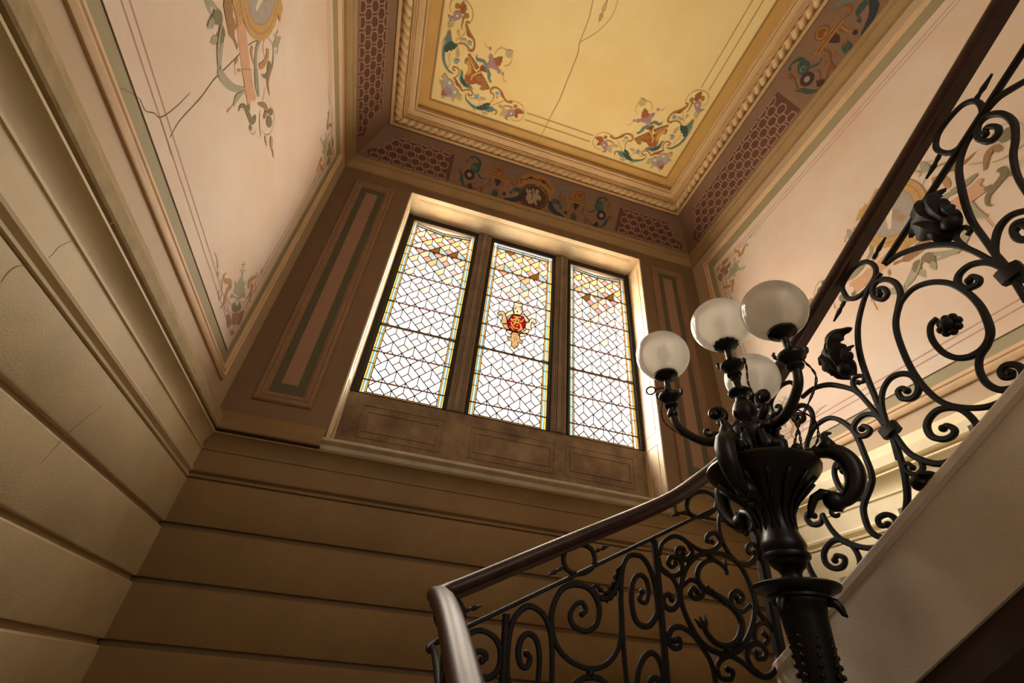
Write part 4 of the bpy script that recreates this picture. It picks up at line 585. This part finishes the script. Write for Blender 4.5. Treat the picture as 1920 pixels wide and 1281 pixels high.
# ------------------------------------------------------------------ staircase
SX0, SX1, SY = .1965, 1.47, 1.65           # rail planes: first flight x, third flight x, second flight y
stair = empty('staircase', (0, 0, 0)); tag(stair, 'stone staircase of three flights with a pale plastered stringer rising at right', 'staircase')
def slab(name, pts, axis, a0, a1, m, parent):
    """prism from a polygon of (s,z) extruded along the other horizontal axis"""
    n = len(pts)
    if axis == 'x': V = [(a0, s, z) for s, z in pts]+[(a1, s, z) for s, z in pts]
    else: V = [(s, a0, z) for s, z in pts]+[(s, a1, z) for s, z in pts]
    F = [tuple(range(n)), tuple(range(2*n-1, n-1, -1))]+[(i, i+n, (i+1) % n+n, (i+1) % n) for i in range(n)]
    return fixn(mk(name, V, F, m, parent))
S3 = .538
zs3 = lambda y: .735-S3*(y-.5985)+ZO         # top of the third flight's stringer
yl0, yl1 = -1.9, 1.66
dz = .318
slab('stringer', [(yl0, zs3(yl0)), (yl1, zs3(yl1)), (yl1, zs3(yl1)-dz), (yl0, zs3(yl0)-dz)], 'x', 1.450, 1.560, STRING, stair)
nos = MB(); pts = [(1.452, yl0, zs3(yl0)+.002), (1.452, yl1, zs3(yl1)+.002)]
V = []; 
for x, y, z in pts:
    for dx, dz_ in ((.012, -.034), (-.006, -.030), (-.012, -.018), (-.012, .004), (-.004, .014), (.012, .018), (.100, .018), (.112, .010), (.112, -.02)): V.append((x+dx, y, z+dz_))
slope_cap = mk('stringer_cap', V, [(i, (i+1) % 9, (i+1) % 9+9, i+9) for i in range(9)]+[tuple(range(8, -1, -1)), tuple(range(9, 18))], STRING, stair); fixn(slope_cap)
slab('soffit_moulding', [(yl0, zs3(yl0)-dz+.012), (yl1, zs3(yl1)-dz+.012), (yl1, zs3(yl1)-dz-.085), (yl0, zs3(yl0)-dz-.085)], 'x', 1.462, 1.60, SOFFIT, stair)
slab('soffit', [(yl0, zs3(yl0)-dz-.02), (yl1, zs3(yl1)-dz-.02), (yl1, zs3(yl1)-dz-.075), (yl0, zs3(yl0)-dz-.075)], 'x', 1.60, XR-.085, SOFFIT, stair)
L2 = 1.72
for k in range(20):
    y = SY-.29*k; z = L2+.156*(k+1)
    if z < ZCEIL and y-.30 > -2.25: stair_t = MB().box(1.56, XR-.085, y-.30, y+.02, z-.035, z).box(1.56, XR-.085, y-.02, y, z-.16, z-.03).build('step', TREAD, stair)
    if y < -1.9: break
MB().box(1.46, XR-.085, SY, YB-.085, L2-.16, L2).build('landing', TREAD, stair)
# second flight along the window wall and first flight beside the viewer
S2 = .517
zs2 = lambda x: -.62+S2*(x-.2657)+ZO
slab('stringer', [(SX0, zs2(SX0)), (1.46, zs2(1.46)), (1.46, zs2(1.46)-.30), (SX0, zs2(SX0)-.30)], 'y', SY-.02, SY+.06, STRING, stair)
L1 = .95
for k in range(5):
    x = SX0+.255*k; z = L1+.154*(k+1)-.03
    MB().box(x, x+.27, SY+.06, YB-.085, z-.04, z).box(x, x+.02, SY+.06, YB-.085, z-.16, z-.03).build('step', TREAD, stair)
MB().box(XL+.085, SX0, SY, YB-.085, L1-.16, L1).build('landing', TREAD, stair)
for k in range(6):
    y = SY-.29*k; z = L1-.158*(k+1)
    if z > .02: MB().box(XL+.085, SX0-.04, y-.30, y+.01, z-.04, z).box(XL+.085, SX0-.04, y-.01, y, z, z+.13).build('step', TREAD, stair)
slab('stringer', [(SY, L1+.06), (-.1, L1+.06-.538*1.75), (-.1, 0), (.35, 0), (SY, L1-.26)], 'x', SX0-.04, SX0+.04, STRING, stair)
# ------------------------------------------------------------------ handrail: one mahogany rail through both turns
hp = [(.1965, -.35, -.655), (.1965, .3, -.325), (.1965, .8, -.075), (.1965, 1.2, .118), (.1965, 1.42, .205), (.1975, 1.55, .238), (.2050, 1.62, .250), (.235, 1.648, .268), (.30, 1.65, .300), (.50, 1.65, .405), (.75, 1.65, .535), (.96, 1.65, .644), (1.12, 1.65, .735), (1.25, 1.65, .832), (1.35, 1.65, .912), (1.425, 1.645, .985), (1.458, 1.615, 1.030), (1.468, 1.55, 1.080), (1.47, 1.40, 1.160), (1.47, 1.10, 1.318), (1.47, .6, 1.585), (1.47, 0, 1.905), (1.47, -.7, 2.280), (1.47, -1.6, 2.76)]
hc = catmull([(x, y, z+ZO) for x, y, z in hp], 6)
HPROF = [(-.020, -.030), (.020, -.030), (.022, -.018), (.030, -.012), (.034, 0), (.034, .010), (.027, .021), (.014, .027), (0, .0285), (-.014, .027), (-.027, .021), (-.034, .010), (-.034, 0), (-.030, -.012), (-.022, -.018)]
V = []; F = []; n = len(HPROF)
for i, p in enumerate(hc):
    t = (hc[min(i+1, len(hc)-1)]-hc[max(i-1, 0)]).normalized(); s = t.cross(Vector((0, 0, 1))).normalized(); w_ = s.cross(t)
    for a, b in HPROF: V.append(p+s*a+w_*b)
for i in range(len(hc)-1):
    for j in range(n): q = (j+1) % n; F.append((i*n+j, i*n+q, (i+1)*n+q, (i+1)*n+j))
F += [tuple(range(n-1, -1, -1)), tuple((len(hc)-1)*n+j for j in range(n))]
rail = mk('handrail', V, F, WOOD, None, True); fixn(rail); rail.data.set_sharp_from_angle(angle=math.radians(40))
tag(rail, 'dark polished mahogany handrail winding along the whole stair railing', 'handrail')
# ------------------------------------------------------------------ wrought iron
def iron_sweep(name, pts, fn, w, d, parent, taper=(1, 1), sub=5, knob=None, m=None):
    """pts in metres on the railing plane; bar of width w in the plane and depth d across it"""
    p = catmull(pts, sub); n = len(p); V = []; F = []
    closed = (p[0]-p[-1]).length < 1e-5
    for i in range(n):
        a = p[i-1] if i else (p[-2] if closed else p[0]); b = p[i+1] if i < n-1 else (p[1] if closed else p[-1])
        t = (b-a); t = t.normalized() if t.length > 1e-9 else Vector((1, 0)); nn = Vector((-t.y, t.x))
        x = i/(n-1); k = taper[0]+(taper[1]-taper[0])*x if not (len(taper) == 3) else interp(taper, x)
        if len(taper) > 3: k = interp(taper, x)
        hw, hd = w*.5*k, d*.5*(.6+.4*k)
        for s, q in ((-1, -.55), (-.55, -1), (.55, -1), (1, -.55), (1, .55), (.55, 1), (-.55, 1), (-1, .55)):
            c = p[i]+nn*hw*s; V.append(fn(c.x, c.y, hd*q))
    for i in range(n-1):
        for j in range(8): q = (j+1) % 8; F.append((i*8+j, i*8+q, (i+1)*8+q, (i+1)*8+j))
    if not closed: F += [tuple(range(7, -1, -1)), tuple((n-1)*8+j for j in range(8))]
    mb = MB(); mb.v = [tuple(v) for v in V]; mb.f = F
    if knob:
        for e in knob:
            c = p[e]; mb.ball(fn(c.x, c.y, 0), w*.62, 10, 6)
    o = mb.build(name, m or IRON, parent); fixn(o)
    o.data.polygons.foreach_set('use_smooth', [True]*len(o.data.polygons)); o.data.set_sharp_from_angle(angle=math.radians(38)); return o
def acanthus(name, base, tip, width, fn, parent, curl=.35, lobes=4, bul=.022, m=None):
    """curled, lobed iron leaf standing out of the railing plane"""
    b, t = Vector(base), Vector(tip); d = t-b; L = d.length; d.normalize(); nn = Vector((-d.y, d.x)); K, H = 26, 6; V = []; F = []
    for side_ in (0, 1):
        for i in range(K+1):
            x = i/K; saw = abs(math.sin(lobes*PI*x))**.6
            hw = width*.5*math.sin(PI*min(1, .06+.94*x)**.8)**.8*(.55+.6*saw); fwd = .10*L*saw
            bend = curl*L*(x**3)*.5
            for j in range(H+1):
                s = -1+2*j/H
                c = b+d*(L*x+fwd*abs(s))+nn*(hw*s+bend)
                dep = bul*math.sin(PI*x)*(1-.75*s*s)+.35*bul*math.cos(s*6)*math.sin(PI*x)+(.004 if side_ else 0)
                V.append(fn(c.x, c.y, dep-.004))
    N = (K+1)*(H+1)
    for sd in (0, 1):
        for i in range(K):
            for j in range(H):
                a = sd*N+i*(H+1)+j; f = (a, a+1, a+H+2, a+H+1); F.append(f if sd else f[::-1])
    for i in range(K):
        for j in (0, H): a = i*(H+1)+j; F.append((a, a+H+1, a+H+1+N, a+N))
    o = mk(name, V, F, m or IRON, parent, True); return fixn(o)
def rosette(c, fn, parent, r=.034):
    mb = MB()
    for k in range(8):
        a = 2*PI*k/8; mb.ball(fn(c[0]+r*.72*math.cos(a), c[1]+r*.72*math.sin(a), 0), r*.36, 8, 6)
    for k in range(5):
        a = 2*PI*k/5; mb.ball(fn(c[0]+r*.30*math.cos(a), c[1]+r*.30*math.sin(a), -.012), r*.30, 8, 6)
    mb.ball(fn(c[0], c[1], -.006), r*.62, 10, 6)
    return mb.build('rosette', IRON, parent, True)
def lobe(p, fn, parent):
    """one frilled blade of an iron acanthus leaf, ridged along its middle"""
    c = catmull(p, 6); n = len(c); L = sum((c[i+1]-c[i]).length for i in range(n-1)); V = []; F = []
    for i in range(n):
        t = (c[min(i+1, n-1)]-c[max(i-1, 0)]).normalized(); nn = Vector((-t.y, t.x)); x = i/(n-1)
        hw = .21*L*math.sin(PI*min(1, .12+.88*x)**.9)**.8*(.62+.5*abs(math.sin(3.5*PI*x))); lift = -.035*math.sin(PI*x)
        for s, q in ((-1, .012), (-.45, .000), (0, -.010), (.45, .000), (1, .012)):
            d = c[i]+nn*hw*s; V.append(fn(d.x, d.y, lift+q*min(1, hw/.02)))
        for s, q in ((1, .012), (0, -.002), (-1, .012)):
            d = c[i]+nn*hw*s*.98; V.append(fn(d.x, d.y, lift+q*min(1, hw/.02)+.006))
    for i in range(n-1):
        for k in range(8): q = (k+1) % 8; F.append((i*8+k, i*8+q, (i+1)*8+q, (i+1)*8+k))
    F += [tuple(range(7, -1, -1)), tuple((n-1)*8+k for k in range(8))]
    o = mk('leaf', V, F, IRON, parent, True); fixn(o); o.data.set_sharp_from_angle(angle=math.radians(45)); return o
def build_iron(data, fn, parent, w=.0185, d=.015):
    for kind, raw in data:
        p = [(a/1000, b/1000+ZO) for a, b in raw]
        if kind == 'lower': iron_sweep('lower_rail', [p[0], p[-1]], fn, .015, .022, parent, sub=2)
        elif kind == 'bar': iron_sweep('baluster', p, fn, .022, .022, parent)
        elif kind == 'postbar': iron_sweep('post', p, fn, .040, .040, parent)
        elif kind == 'ring': iron_sweep('ring', p, fn, .0165, .014, parent)
        elif kind == 'ellipse': iron_sweep('ring', p, fn, .0185, .015, parent)
        elif kind == 'spike': iron_sweep('spike', p, fn, .0155, .014, parent, taper=(.45, .95, .5, 1.05, .75, .4, .06), sub=8) if len(p) > 2 else iron_sweep('spike', p, fn, .012, .012, parent)
        elif kind == 'scroll': iron_sweep('scroll', p, fn, w, d, parent, taper=(.8, 1.05, .8), knob=ends(p))
        elif kind == 'tendril': iron_sweep('tendril', p, fn, w*.85, d, parent, taper=(.7, 1, .9), knob=ends(p))
        elif kind == 'letter': iron_sweep('letter_scroll', p, fn, .023, .016, parent, taper=(.55, 1.2, .8))
        elif kind == 'thorn': iron_sweep('thorn', p, fn, .020, .014, parent, taper=(.05, .7, .1))
        elif kind == 'leaftendril':
            t = iron_sweep('tendril', p, fn, .017, .014, parent, taper=(.6, 1.1, .6), knob=[-1])
            for k in (1, 2, 3): acanthus('leaf', p[k-1], ((p[k][0]+p[k+1][0])/2, (p[k][1]+p[k+1][1])/2-.004), .036, fn, t, .2, 3, .012)
        elif kind == 'tulip':
            (ax_, az), (bx, bz) = p; vx, vz = bx-ax_, bz-az; l = math.hypot(vx, vz); vx /= l; vz /= l
            for s in (-1, 0, 1): iron_sweep('petal', [(ax_, az), (ax_+vx*.018-vz*.012*s, az+vz*.018+vx*.012*s), (ax_+vx*.044-vz*.024*s, az+vz*.044+vx*.024*s)], fn, .018, .014, parent, taper=(.5, 1, .1))
        elif kind == 'knot':
            mb = MB()
            for k in range(-2, 3): mb.ball(fn(p[0][0]+.016*k, p[0][1]-.011*k, 0), .015-.002*abs(k), 10, 6)
            mb.build('knot', IRON, parent, True)
        elif kind == 'ball': MB().ball(fn(p[0][0], p[0][1], 0), .014, 12, 8).build('ball', IRON, parent, True)
        elif kind == 'bud': MB().ball(fn(p[0][0], p[0][1], -.012), .027, 12, 8).build('leaf_bud', IRON, parent, True)
        elif kind == 'collar':
            iron_sweep('collar', p, fn, .060, .030, parent, sub=2)
        elif kind == 'rosette': rosette(p[0], fn, parent)
        elif kind == 'leaflobe': lobe(p, fn, parent)
def ends(p):
    """a bar end that curls into a spiral carries a small knob"""
    out = []
    for e, idx in ((0, (0, 1, 2, 3)), (-1, (-1, -2, -3, -4))):
        if len(p) > 5:
            q = [Vector(p[i]) for i in idx]; path = sum((q[i]-q[i+1]).length for i in range(3))
            if path < .16 and (q[0]-q[3]).length < .6*path: out.append(e)
    return out
f2 = lambda a, b, c: (a, SY+c, b)
f3 = lambda a, b, c: (SX1+c, a, b)
f1 = lambda a, b, c: (SX0+c, a, b)
bal2 = empty('balustrade', (SX0, SY, L1)); tag(bal2, 'wrought iron scroll balustrade with the letter S panel, below the window', 'balustrade')
def keep(o, parent):
    o.parent = parent
def parent_all(root, build):
    before = set(C.objects); build()
IR2 = [(k, p) for k, p in IRON2]
def off(root, fn):
    l = root.location; return lambda a, b, c: tuple(Vector(fn(a, b, c))-l)
build_iron(IR2, off(bal2, f2), bal2)
bal3 = empty('balustrade', (SX1, SY, L2)); tag(bal3, 'wrought iron balustrade of large scrolls, rosettes and leaves on the rising stringer at right', 'balustrade')
build_iron(IRON3, off(bal3, f3), bal3)
# the pattern repeats up the flight beyond the frame
px_, pz_ = 954-481, 801-1054
IR3 = []
for k, p in IRON3:
    if k == 'lower': continue
    ym = sum(q[0] for q in p)/len(p)
    if 560 < ym < 1036: IR3.append((k, p))
for n_ in (2, 3): build_iron([(k, [(a-px_*n_, b-pz_*n_) for a, b in p]) for k, p in IR3], off(bal3, f3), bal3)
# the first flight's balustrade, seen almost edge-on below the rail at the bottom of the frame
bal1 = empty('balustrade', (SX0, .9, .3)); tag(bal1, 'wrought iron balustrade under the near end of the handrail, seen edge-on', 'balustrade')
g1 = off(bal1, f1)
hz = lambda y: (.118+.515*(y-1.2) if y < 1.45 else .24)+ZO
lr = MB().tube(catmull([Vector(q) for q in ((.269, SY, .156+ZO), (.222, SY-.004, .128+ZO), (.200, SY-.035, .112+ZO), (SX0, 1.55, .100+ZO), (SX0, 1.42, .078+ZO), (SX0, .9, -.19+ZO), (SX0, .2, -.55+ZO))], 6), .009, 8)
lr.v = [tuple(Vector(v)-bal1.location) for v in lr.v]; lr.build('lower_rail', IRON, bal1, True)
for y in (1.15, .75, .35): iron_sweep('baluster', [(y, hz(y)-.14), (y, max(.05, hz(y)-.95))], g1, .022, .022, bal1, sub=2)
for y in (1.25, .85, .45):
    c = (y, hz(y)-.07)
    iron_sweep('ring', [(c[0]+.04*math.cos(t*PI/6), c[1]+.04*math.sin(t*PI/6)+.03*math.cos(t*PI/6)) for t in range(12)]+[(c[0]+.04, c[1]+.03)], g1, .0165, .014, bal1)
    iron_sweep('scroll', [(y, hz(y)-.35), (y+.02, hz(y)-.37), (y+.05, hz(y)-.35), (y+.05, hz(y)-.28), (y, hz(y)-.24), (y-.07, hz(y)-.27), (y-.09, hz(y)-.38), (y-.06, hz(y)-.52), (y+.06, hz(y)-.60)], g1, .0185, .015, bal1, knob=[0])
# balusters run down to the stringer of the second flight
for x, top in ((.443, .05), (1.003, .06), (1.480, .20), (.720, .02), (.865, .03), (.474, .02)):
    iron_sweep('baluster', [(x, top+ZO), (x, zs2(x)-.02)], off(bal2, f2), .020, .020, bal2, sub=2)
iron_sweep('bottom_rail', [(SX0+.03, zs2(SX0+.03)+.05), (1.46, zs2(1.46)+.05)], off(bal2, f2), .016, .022, bal2, sub=2)
la, lb_ = [Vector((a/1000, b/1000+ZO)) for a, b in IRON3[[k for k, p in IRON3].index('lower')][1]]
iron_sweep('lower_rail', [la, la+(la-lb_).normalized()*1.9], off(bal3, f3), .015, .022, bal3, sub=2)
# ------------------------------------------------------------------ candelabrum with four glass globes
AX, AY = 1.401, 1.427
KL = .85                                    # drawn size -> built size
FZ = ZO-ZO/KL                               # where the floor comes on the drawing
lamp = empty('candelabrum', (AX*KL, AY*KL, 0)); tag(lamp, 'tall dark bronze candelabrum with four frosted glass globes at the turn of the stairs', 'lamp')
def L3(x, y, z): return (x, y, z+ZO)
Zr = lambda pr: [(r, z+ZO) for r, z in pr]
shaft = MB().lathe([(.17, FZ), (.17, FZ+.12), (.14, FZ+.15), (.115, FZ+.26), (.090, FZ+.36), (.066, FZ+.7)]+Zr([(.060, -.60), (.052, -.1), (.054, .05), (.058, .12), (.066, .22), (.072, .30), (.078, .325), (.086, .335), (.086, .346), (.098, .352), (.098, .360), (.112, .366), (.134, .376), (.140, .384), (.140, .390), (.131, .396), (.108, .400), (.070, .404), (.045, .412)]), 32).build('shaft', BRONZE, lamp, auto=40)
# rows of beads and a hanging leaf on the shaft
bd = MB()
for k in range(8):
    for a in range(0, 360, 45): bd.ball((.062*math.cos(math.radians(a+k*3)), .062*math.sin(math.radians(a+k*3)), ZO+.08+.026*k), .009, 6, 4)
bd.build('beading', BRONZE, lamp, True)['kind'] = 'stuff'
for a in (-45, 75, 195):
    ca, sa = math.cos(math.radians(a)), math.sin(math.radians(a))
    MB().tube([(ca*r, sa*r, z+ZO) for r, z in ((.080, .345), (.104, .338), (.114, .322), (.118, .305), (.126, .298))], [.018, .016, .013, .009, .004], 8).build('drip_leaf', BRONZE, lamp, True)
vase = MB().lathe(Zr([(.036, .402), (.034, .418), (.033, .430), (.040, .442), (.052, .452), (.060, .462), (.063, .474), (.076, .480), (.079, .488), (.077, .497), (.068, .502), (.072, .512), (.076, .524), (.073, .540), (.066, .560), (.060, .582), (.058, .605), (.062, .630), (.072, .660), (.092, .690), (.122, .722), (.158, .752), (.190, .780), (.207, .800), (.212, .814), (.208, .824), (.195, .828), (.170, .822), (.120, .818), (.060, .820)]), 36).build('vase', BRONZE, lamp, auto=40)
fl = MB()
for k in range(14):
    a = 2*PI*k/14; fl.tube([(r*math.cos(a), r*math.sin(a), z+ZO) for r, z in ((.060, .575), (.060, .605), (.066, .640), (.094, .688), (.135, .728), (.176, .762))], [.003, .006, .007, .009, .010, .006], 6)
fl.build('fluting', BRONZE, vase, True)['kind'] = 'stuff'
core = MB().lathe(Zr([(.070, .815), (.075, .83), (.062, .85), (.060, .90), (.070, .935), (.082, .96), (.085, .985), (.078, 1.005), (.055, 1.018), (.038, 1.030), (.034, 1.042), (.040, 1.055), (.050, 1.075), (.052, 1.095), (.046, 1.118), (.036, 1.138), (.026, 1.150), (.024, 1.165), (.030, 1.175), (.048, 1.188), (.050, 1.196), (.044, 1.204), (.028, 1.210), (.018, 1.222), (.017, 1.250), (.020, 1.262), (.024, 1.268), (.020, 1.276), (.020, 1.285)]), 28).build('central_stem', BRONZE, lamp, auto=40)
def spiral(c, r0, turns, dirx, start, k=26):
    """spiral in the (radial, z) plane: list of (rad, z)"""
    return [(c[0]+r0*(1-.80*i/k)*math.cos(start+dirx*2*PI*turns*i/k), c[1]+r0*(1-.80*i/k)*math.sin(start+dirx*2*PI*turns*i/k)) for i in range(k+1)]
GLOBE = bpy.data.materials.new('frosted_globe_glass'); GLOBE.use_nodes = True
nt = GLOBE.node_tree; nt.nodes.clear()
out = nt.nodes.new('ShaderNodeOutputMaterial'); df = nt.nodes.new('ShaderNodeBsdfDiffuse'); tl = nt.nodes.new('ShaderNodeBsdfTranslucent'); gl = nt.nodes.new('ShaderNodeBsdfGlossy'); tr = nt.nodes.new('ShaderNodeBsdfTransparent'); fz = nt.nodes.new('ShaderNodeFresnel')
m1, m2, m3 = (nt.nodes.new('ShaderNodeMixShader') for _ in range(3))
df.inputs[0].default_value = lin('fbf6ea'); tl.inputs[0].default_value = lin('fffdf8'); gl.inputs['Roughness'].default_value = .12; tr.inputs[0].default_value = lin('f4ecdc')
fz.inputs[0].default_value = 1.33; m1.inputs[0].default_value = .80; m2.inputs[0].default_value = .13
nt.links.new(df.outputs[0], m1.inputs[1]); nt.links.new(tl.outputs[0], m1.inputs[2]); nt.links.new(m1.outputs[0], m2.inputs[1]); nt.links.new(tr.outputs[0], m2.inputs[2])
nt.links.new(fz.outputs[0], m3.inputs[0]); nt.links.new(m2.outputs[0], m3.inputs[1]); nt.links.new(gl.outputs[0], m3.inputs[2]); nt.links.new(m3.outputs[0], out.inputs[0])
BULB = mat('bulb_glass', 'd8d0c0', .4)
BRASS = mat('brass_fitting', '5a4426', .35, metal=.7)
def burner(parent, x, y, zb, zg, R, star):
    """cup with prongs, stem, toothed gallery, globe and bulb; zb = top of the arm, zg = globe centre (rel.)"""
    c = (x, y, 0)
    MB().lathe(Zr([(.016, zb-.01), (.030, zb), (.033, zb+.010), (.022, zb+.020), (.030, zb+.030), (.050, zb+.046), (.054, zb+.058), (.050, zb+.068), (.034, zb+.074), (.018, zb+.080), (.015, zb+.10), (.015, zg-R-.02)]), 20, c).build('burner_cup', BRONZE, parent, auto=40)
    for k in range(4):
        a = PI/4+k*PI/2; MB().tube([(x+r*math.cos(a), y+r*math.sin(a), z+ZO) for r, z in ((.044, zb+.055), (.056, zb+.066), (.060, zb+.082), (.054, zb+.092))], [.008, .008, .007, .004], 6).build('prong', BRONZE, parent, True)
    zb2 = zg-R*.915
    g = MB().lathe(Zr([(.014, zb2-.036), (.022, zb2-.032), (.026, zb2-.026), (.048, zb2-.016), (.056, zb2-.008), (.056, zb2+.004), (.052, zb2+.012), (.030, zb2+.012)]), 24, c, 12 if star else 0, .05)
    g.build('gallery', BRONZE, parent, auto=40)
    prof = []
    for i in range(25):
        th = math.asin(.050/R)+(PI-math.asin(.050/R))*i/24
        prof.append((max(.0008, R*math.sin(th)), zg-R*math.cos(th)))
    n = 40; V = []; F = []
    for off_ in (0, .0025):
        for r, z in prof:
            for i in range(n): a = 2*PI*i/n; rr = max(.0005, r-off_); V.append((x+rr*math.cos(a), y+rr*math.sin(a), z+ZO-(off_ if z > zg else -off_)*(abs(z-zg)/R)))
    k = len(prof)
    for s in (0,):
        for j in range(k-1):
            for i in range(n): q = (i+1) % n; F.append((j*n+i, j*n+q, (j+1)*n+q, (j+1)*n+i))
    gb = mk('globe_shade', V[:k*n], F, GLOBE, parent, True)
    gb['label'] = 'round frosted glass globe shade'
    MB().lathe(Zr([(.014, zg-R*.93), (.016, zg-R*.55), (.026, zg-R*.25), (.034, zg+.01), (.030, zg+.035), (.012, zg+.055)]), 14, c).build('bulb', BULB, parent, True)
def arm(ang, rad, zg, R, zbase):
    a = math.radians(ang); ca, sa = math.cos(a), math.sin(a)
    pt = lambda r, z, s=0: (r*ca-s*sa, r*sa+s*ca, z+ZO)
    zt = zg-R-.175
    o = MB()
    path = catmull([Vector((r, z, 0)) for r, z in ((.035, zbase+.055), (.075, zbase+.010), (.120, zbase-.012), (.175, zbase-.012), (.230, zbase+.018), (rad-.018, zbase+.075), (rad, zbase+.135), (rad, zt))], 5)
    n = len(path); o.tube([pt(p.x, p.y) for p in path], [.024-.008*i/n for i in range(n)], 10)
    for r, z, q in ((.128, zbase-.012, .026), (rad, zbase+.150, .026)): o.ball(pt(r, z), q, 10, 6)
    ao = o.build('arm', BRONZE, lamp, True)
    sp = MB().tube([pt(r, z) for r, z in [(.10, zbase+.0), (.125, zbase+.02)]+[(.150+r-.15, z) for r, z in spiral((.165, zbase+.038), .024, .8, 1, PI*1.15)]], .0085, 7); sp.build('arm_curl', BRONZE, ao, True)
    burner(ao, rad*ca, rad*sa, zt, zg, R, False)
    # acanthus volute against the body, between arm and core
    vl = spiral((.118, zbase+.115), .040, 1.1, -1, -PI*.55)
    MB().tube([pt(.045, zbase+.020), pt(.075, zbase+.035), pt(.098, zbase+.062)]+[pt(r, z) for r, z in vl], [.020]*3+[.018-.008*i/len(vl) for i in range(len(vl))], 8).ball(pt(.122, zbase+.115), .022, 10, 6).build('volute', BRONZE, lamp, True)
for ang, rad, zg, R, zb in ((139, .300, 1.478, .131, .985), (-89, .305, 1.436, .1315, .985), (30, .288, 1.427, .1325, .965)): arm(ang, rad, zg, R, zb)
burner(core, 0, 0, 1.285, 1.600, .1385, True)
# three scroll handles with acanthus round the bowl
for ang in (-45, 84, 206):
    a = math.radians(ang); ca, sa = math.cos(a), math.sin(a)
    pt = lambda r, z, s=0: (r*ca-s*sa, r*sa+s*ca, z+ZO)
    hpts = catmull([Vector((r, z, 0)) for r, z in ((.175, .850), (.215, .866), (.258, .862), (.290, .832), (.300, .785), (.292, .738), (.266, .694), (.228, .666), (.194, .664))], 5); n = len(hpts)
    h = MB().tube([pt(p.x, p.y) for p in hpts], [.016+.021*math.sin(PI*min(1, i/n*1.1)) for i in range(n)], 10)
    h.ball(pt(.205, .672), .038, 10, 7).ball(pt(.180, .862), .028, 10, 6)
    h.tube([pt(.235, .868), pt(.252, .898), pt(.246, .925), pt(.258, .940), pt(.278, .938)], [.032, .028, .018, .011, .004], 8)
    h.build('handle', BRONZE, lamp, True)
    MB().tube([pt(r, z) for r, z in ((.205, .690), (.175, .705), (.145, .690), (.125, .655), (.112, .620))], [.022, .020, .016, .013, .006], 8).build('handle_leaf', BRONZE, lamp, True)
    MB().tube([pt(r, z) for r, z in [(.215, .645)]+spiral((.196, .628), .020, .9, 1, .5)], .0085, 7).build('handle_curl', BRONZE, lamp, True)
for ang in range(0, 360, 40):
    a = math.radians(ang+12); ca, sa = math.cos(a), math.sin(a)
    MB().tube([(.160*ca, .160*sa, .820+ZO), (.163*ca, .163*sa, .842+ZO), (.156*ca, .156*sa, .858+ZO)], [.010, .009, .008], 6).ball((.154*ca, .154*sa, .868+ZO), .021, 8, 6).build('rim_bud', BRONZE, lamp, True)
lv = MB()
for k in range(9):
    a = 2*PI*k/9+.2; ca, sa = math.cos(a), math.sin(a)
    lv.tube([(r*ca, r*sa, z+ZO) for r, z in ((.072, .83), (.098, .865), (.102, .905), (.088, .945), (.104, .972), (.122, .968))], [.012, .026, .028, .022, .014, .006], 6)
lv.build('acanthus_ruff', BRONZE, lamp, True)
# red-brown twisted flex and the small ring key
def cord(pts, k=2):
    p = catmull([Vector(q) for q in pts], 10); mb = MB(); n = len(p)
    for s in range(k):
        mb.tube([p[i]+Vector((math.cos(i*.9+s*PI), math.sin(i*.9+s*PI), math.sin(i*.9+s*PI)*.5))*.0028 for i in range(n)], .0026, 5)
    return mb.build('twisted_flex', CORD, lamp, True)
def ap_(ang, r, z): return (r*math.cos(math.radians(ang)), r*math.sin(math.radians(ang)), z+ZO)
cord([ap_(-89, .318, 1.20), ap_(-86, .335, 1.15), ap_(-80, .330, 1.07), ap_(-70, .20, .965), ap_(-60, .14, .89), ap_(-45, .11, .86)])
cord([ap_(-89, .20, .985), ap_(-75, .19, .94), ap_(-60, .165, .885), ap_(-50, .14, .86)])
cord([ap_(-89, .23, .995), ap_(-70, .25, .95), ap_(-52, .22, .90), ap_(-40, .16, .865), ap_(-20, .12, .86)])
cord([ap_(139, .335, 1.215), ap_(141, .350, 1.15), ap_(140, .335, 1.08), ap_(139, .250, 1.0), ap_(139, .16, .955), ap_(139, .09, .93)])
cord([ap_(0, .02, 1.40), ap_(-60, .06, 1.34), ap_(-70, .05, 1.22), ap_(-60, .06, 1.13), ap_(-50, .07, 1.05)])
key = MB(); kd = Vector((-.72, .69, 0)); kb = Vector(ap_(139, .30, 1.285))
key.tube([kb, kb+kd*.03+Vector((0, 0, .004)), kb+kd*.062], .0040, 6)
ctr = kb+kd*.084
key.tube([ctr+kd*.022*math.cos(t*PI/10)+Vector((0, 0, 1))*.022*math.sin(t*PI/10) for t in range(21)], .0042, 6)
kk = key.build('ring_key', CORD, lamp, True)

LEAN = .020                                 # the old lamp leans a little towards the window
def shrink(o):
    if o.type == 'MESH':
        for v in o.data.vertices: k = LEAN*(v.co.z-ZO-.5); v.co = ((v.co.x-k)*KL, (v.co.y+k)*KL, ZO+(v.co.z-ZO)*KL)
    for ch in o.children: shrink(ch)
shrink(lamp)
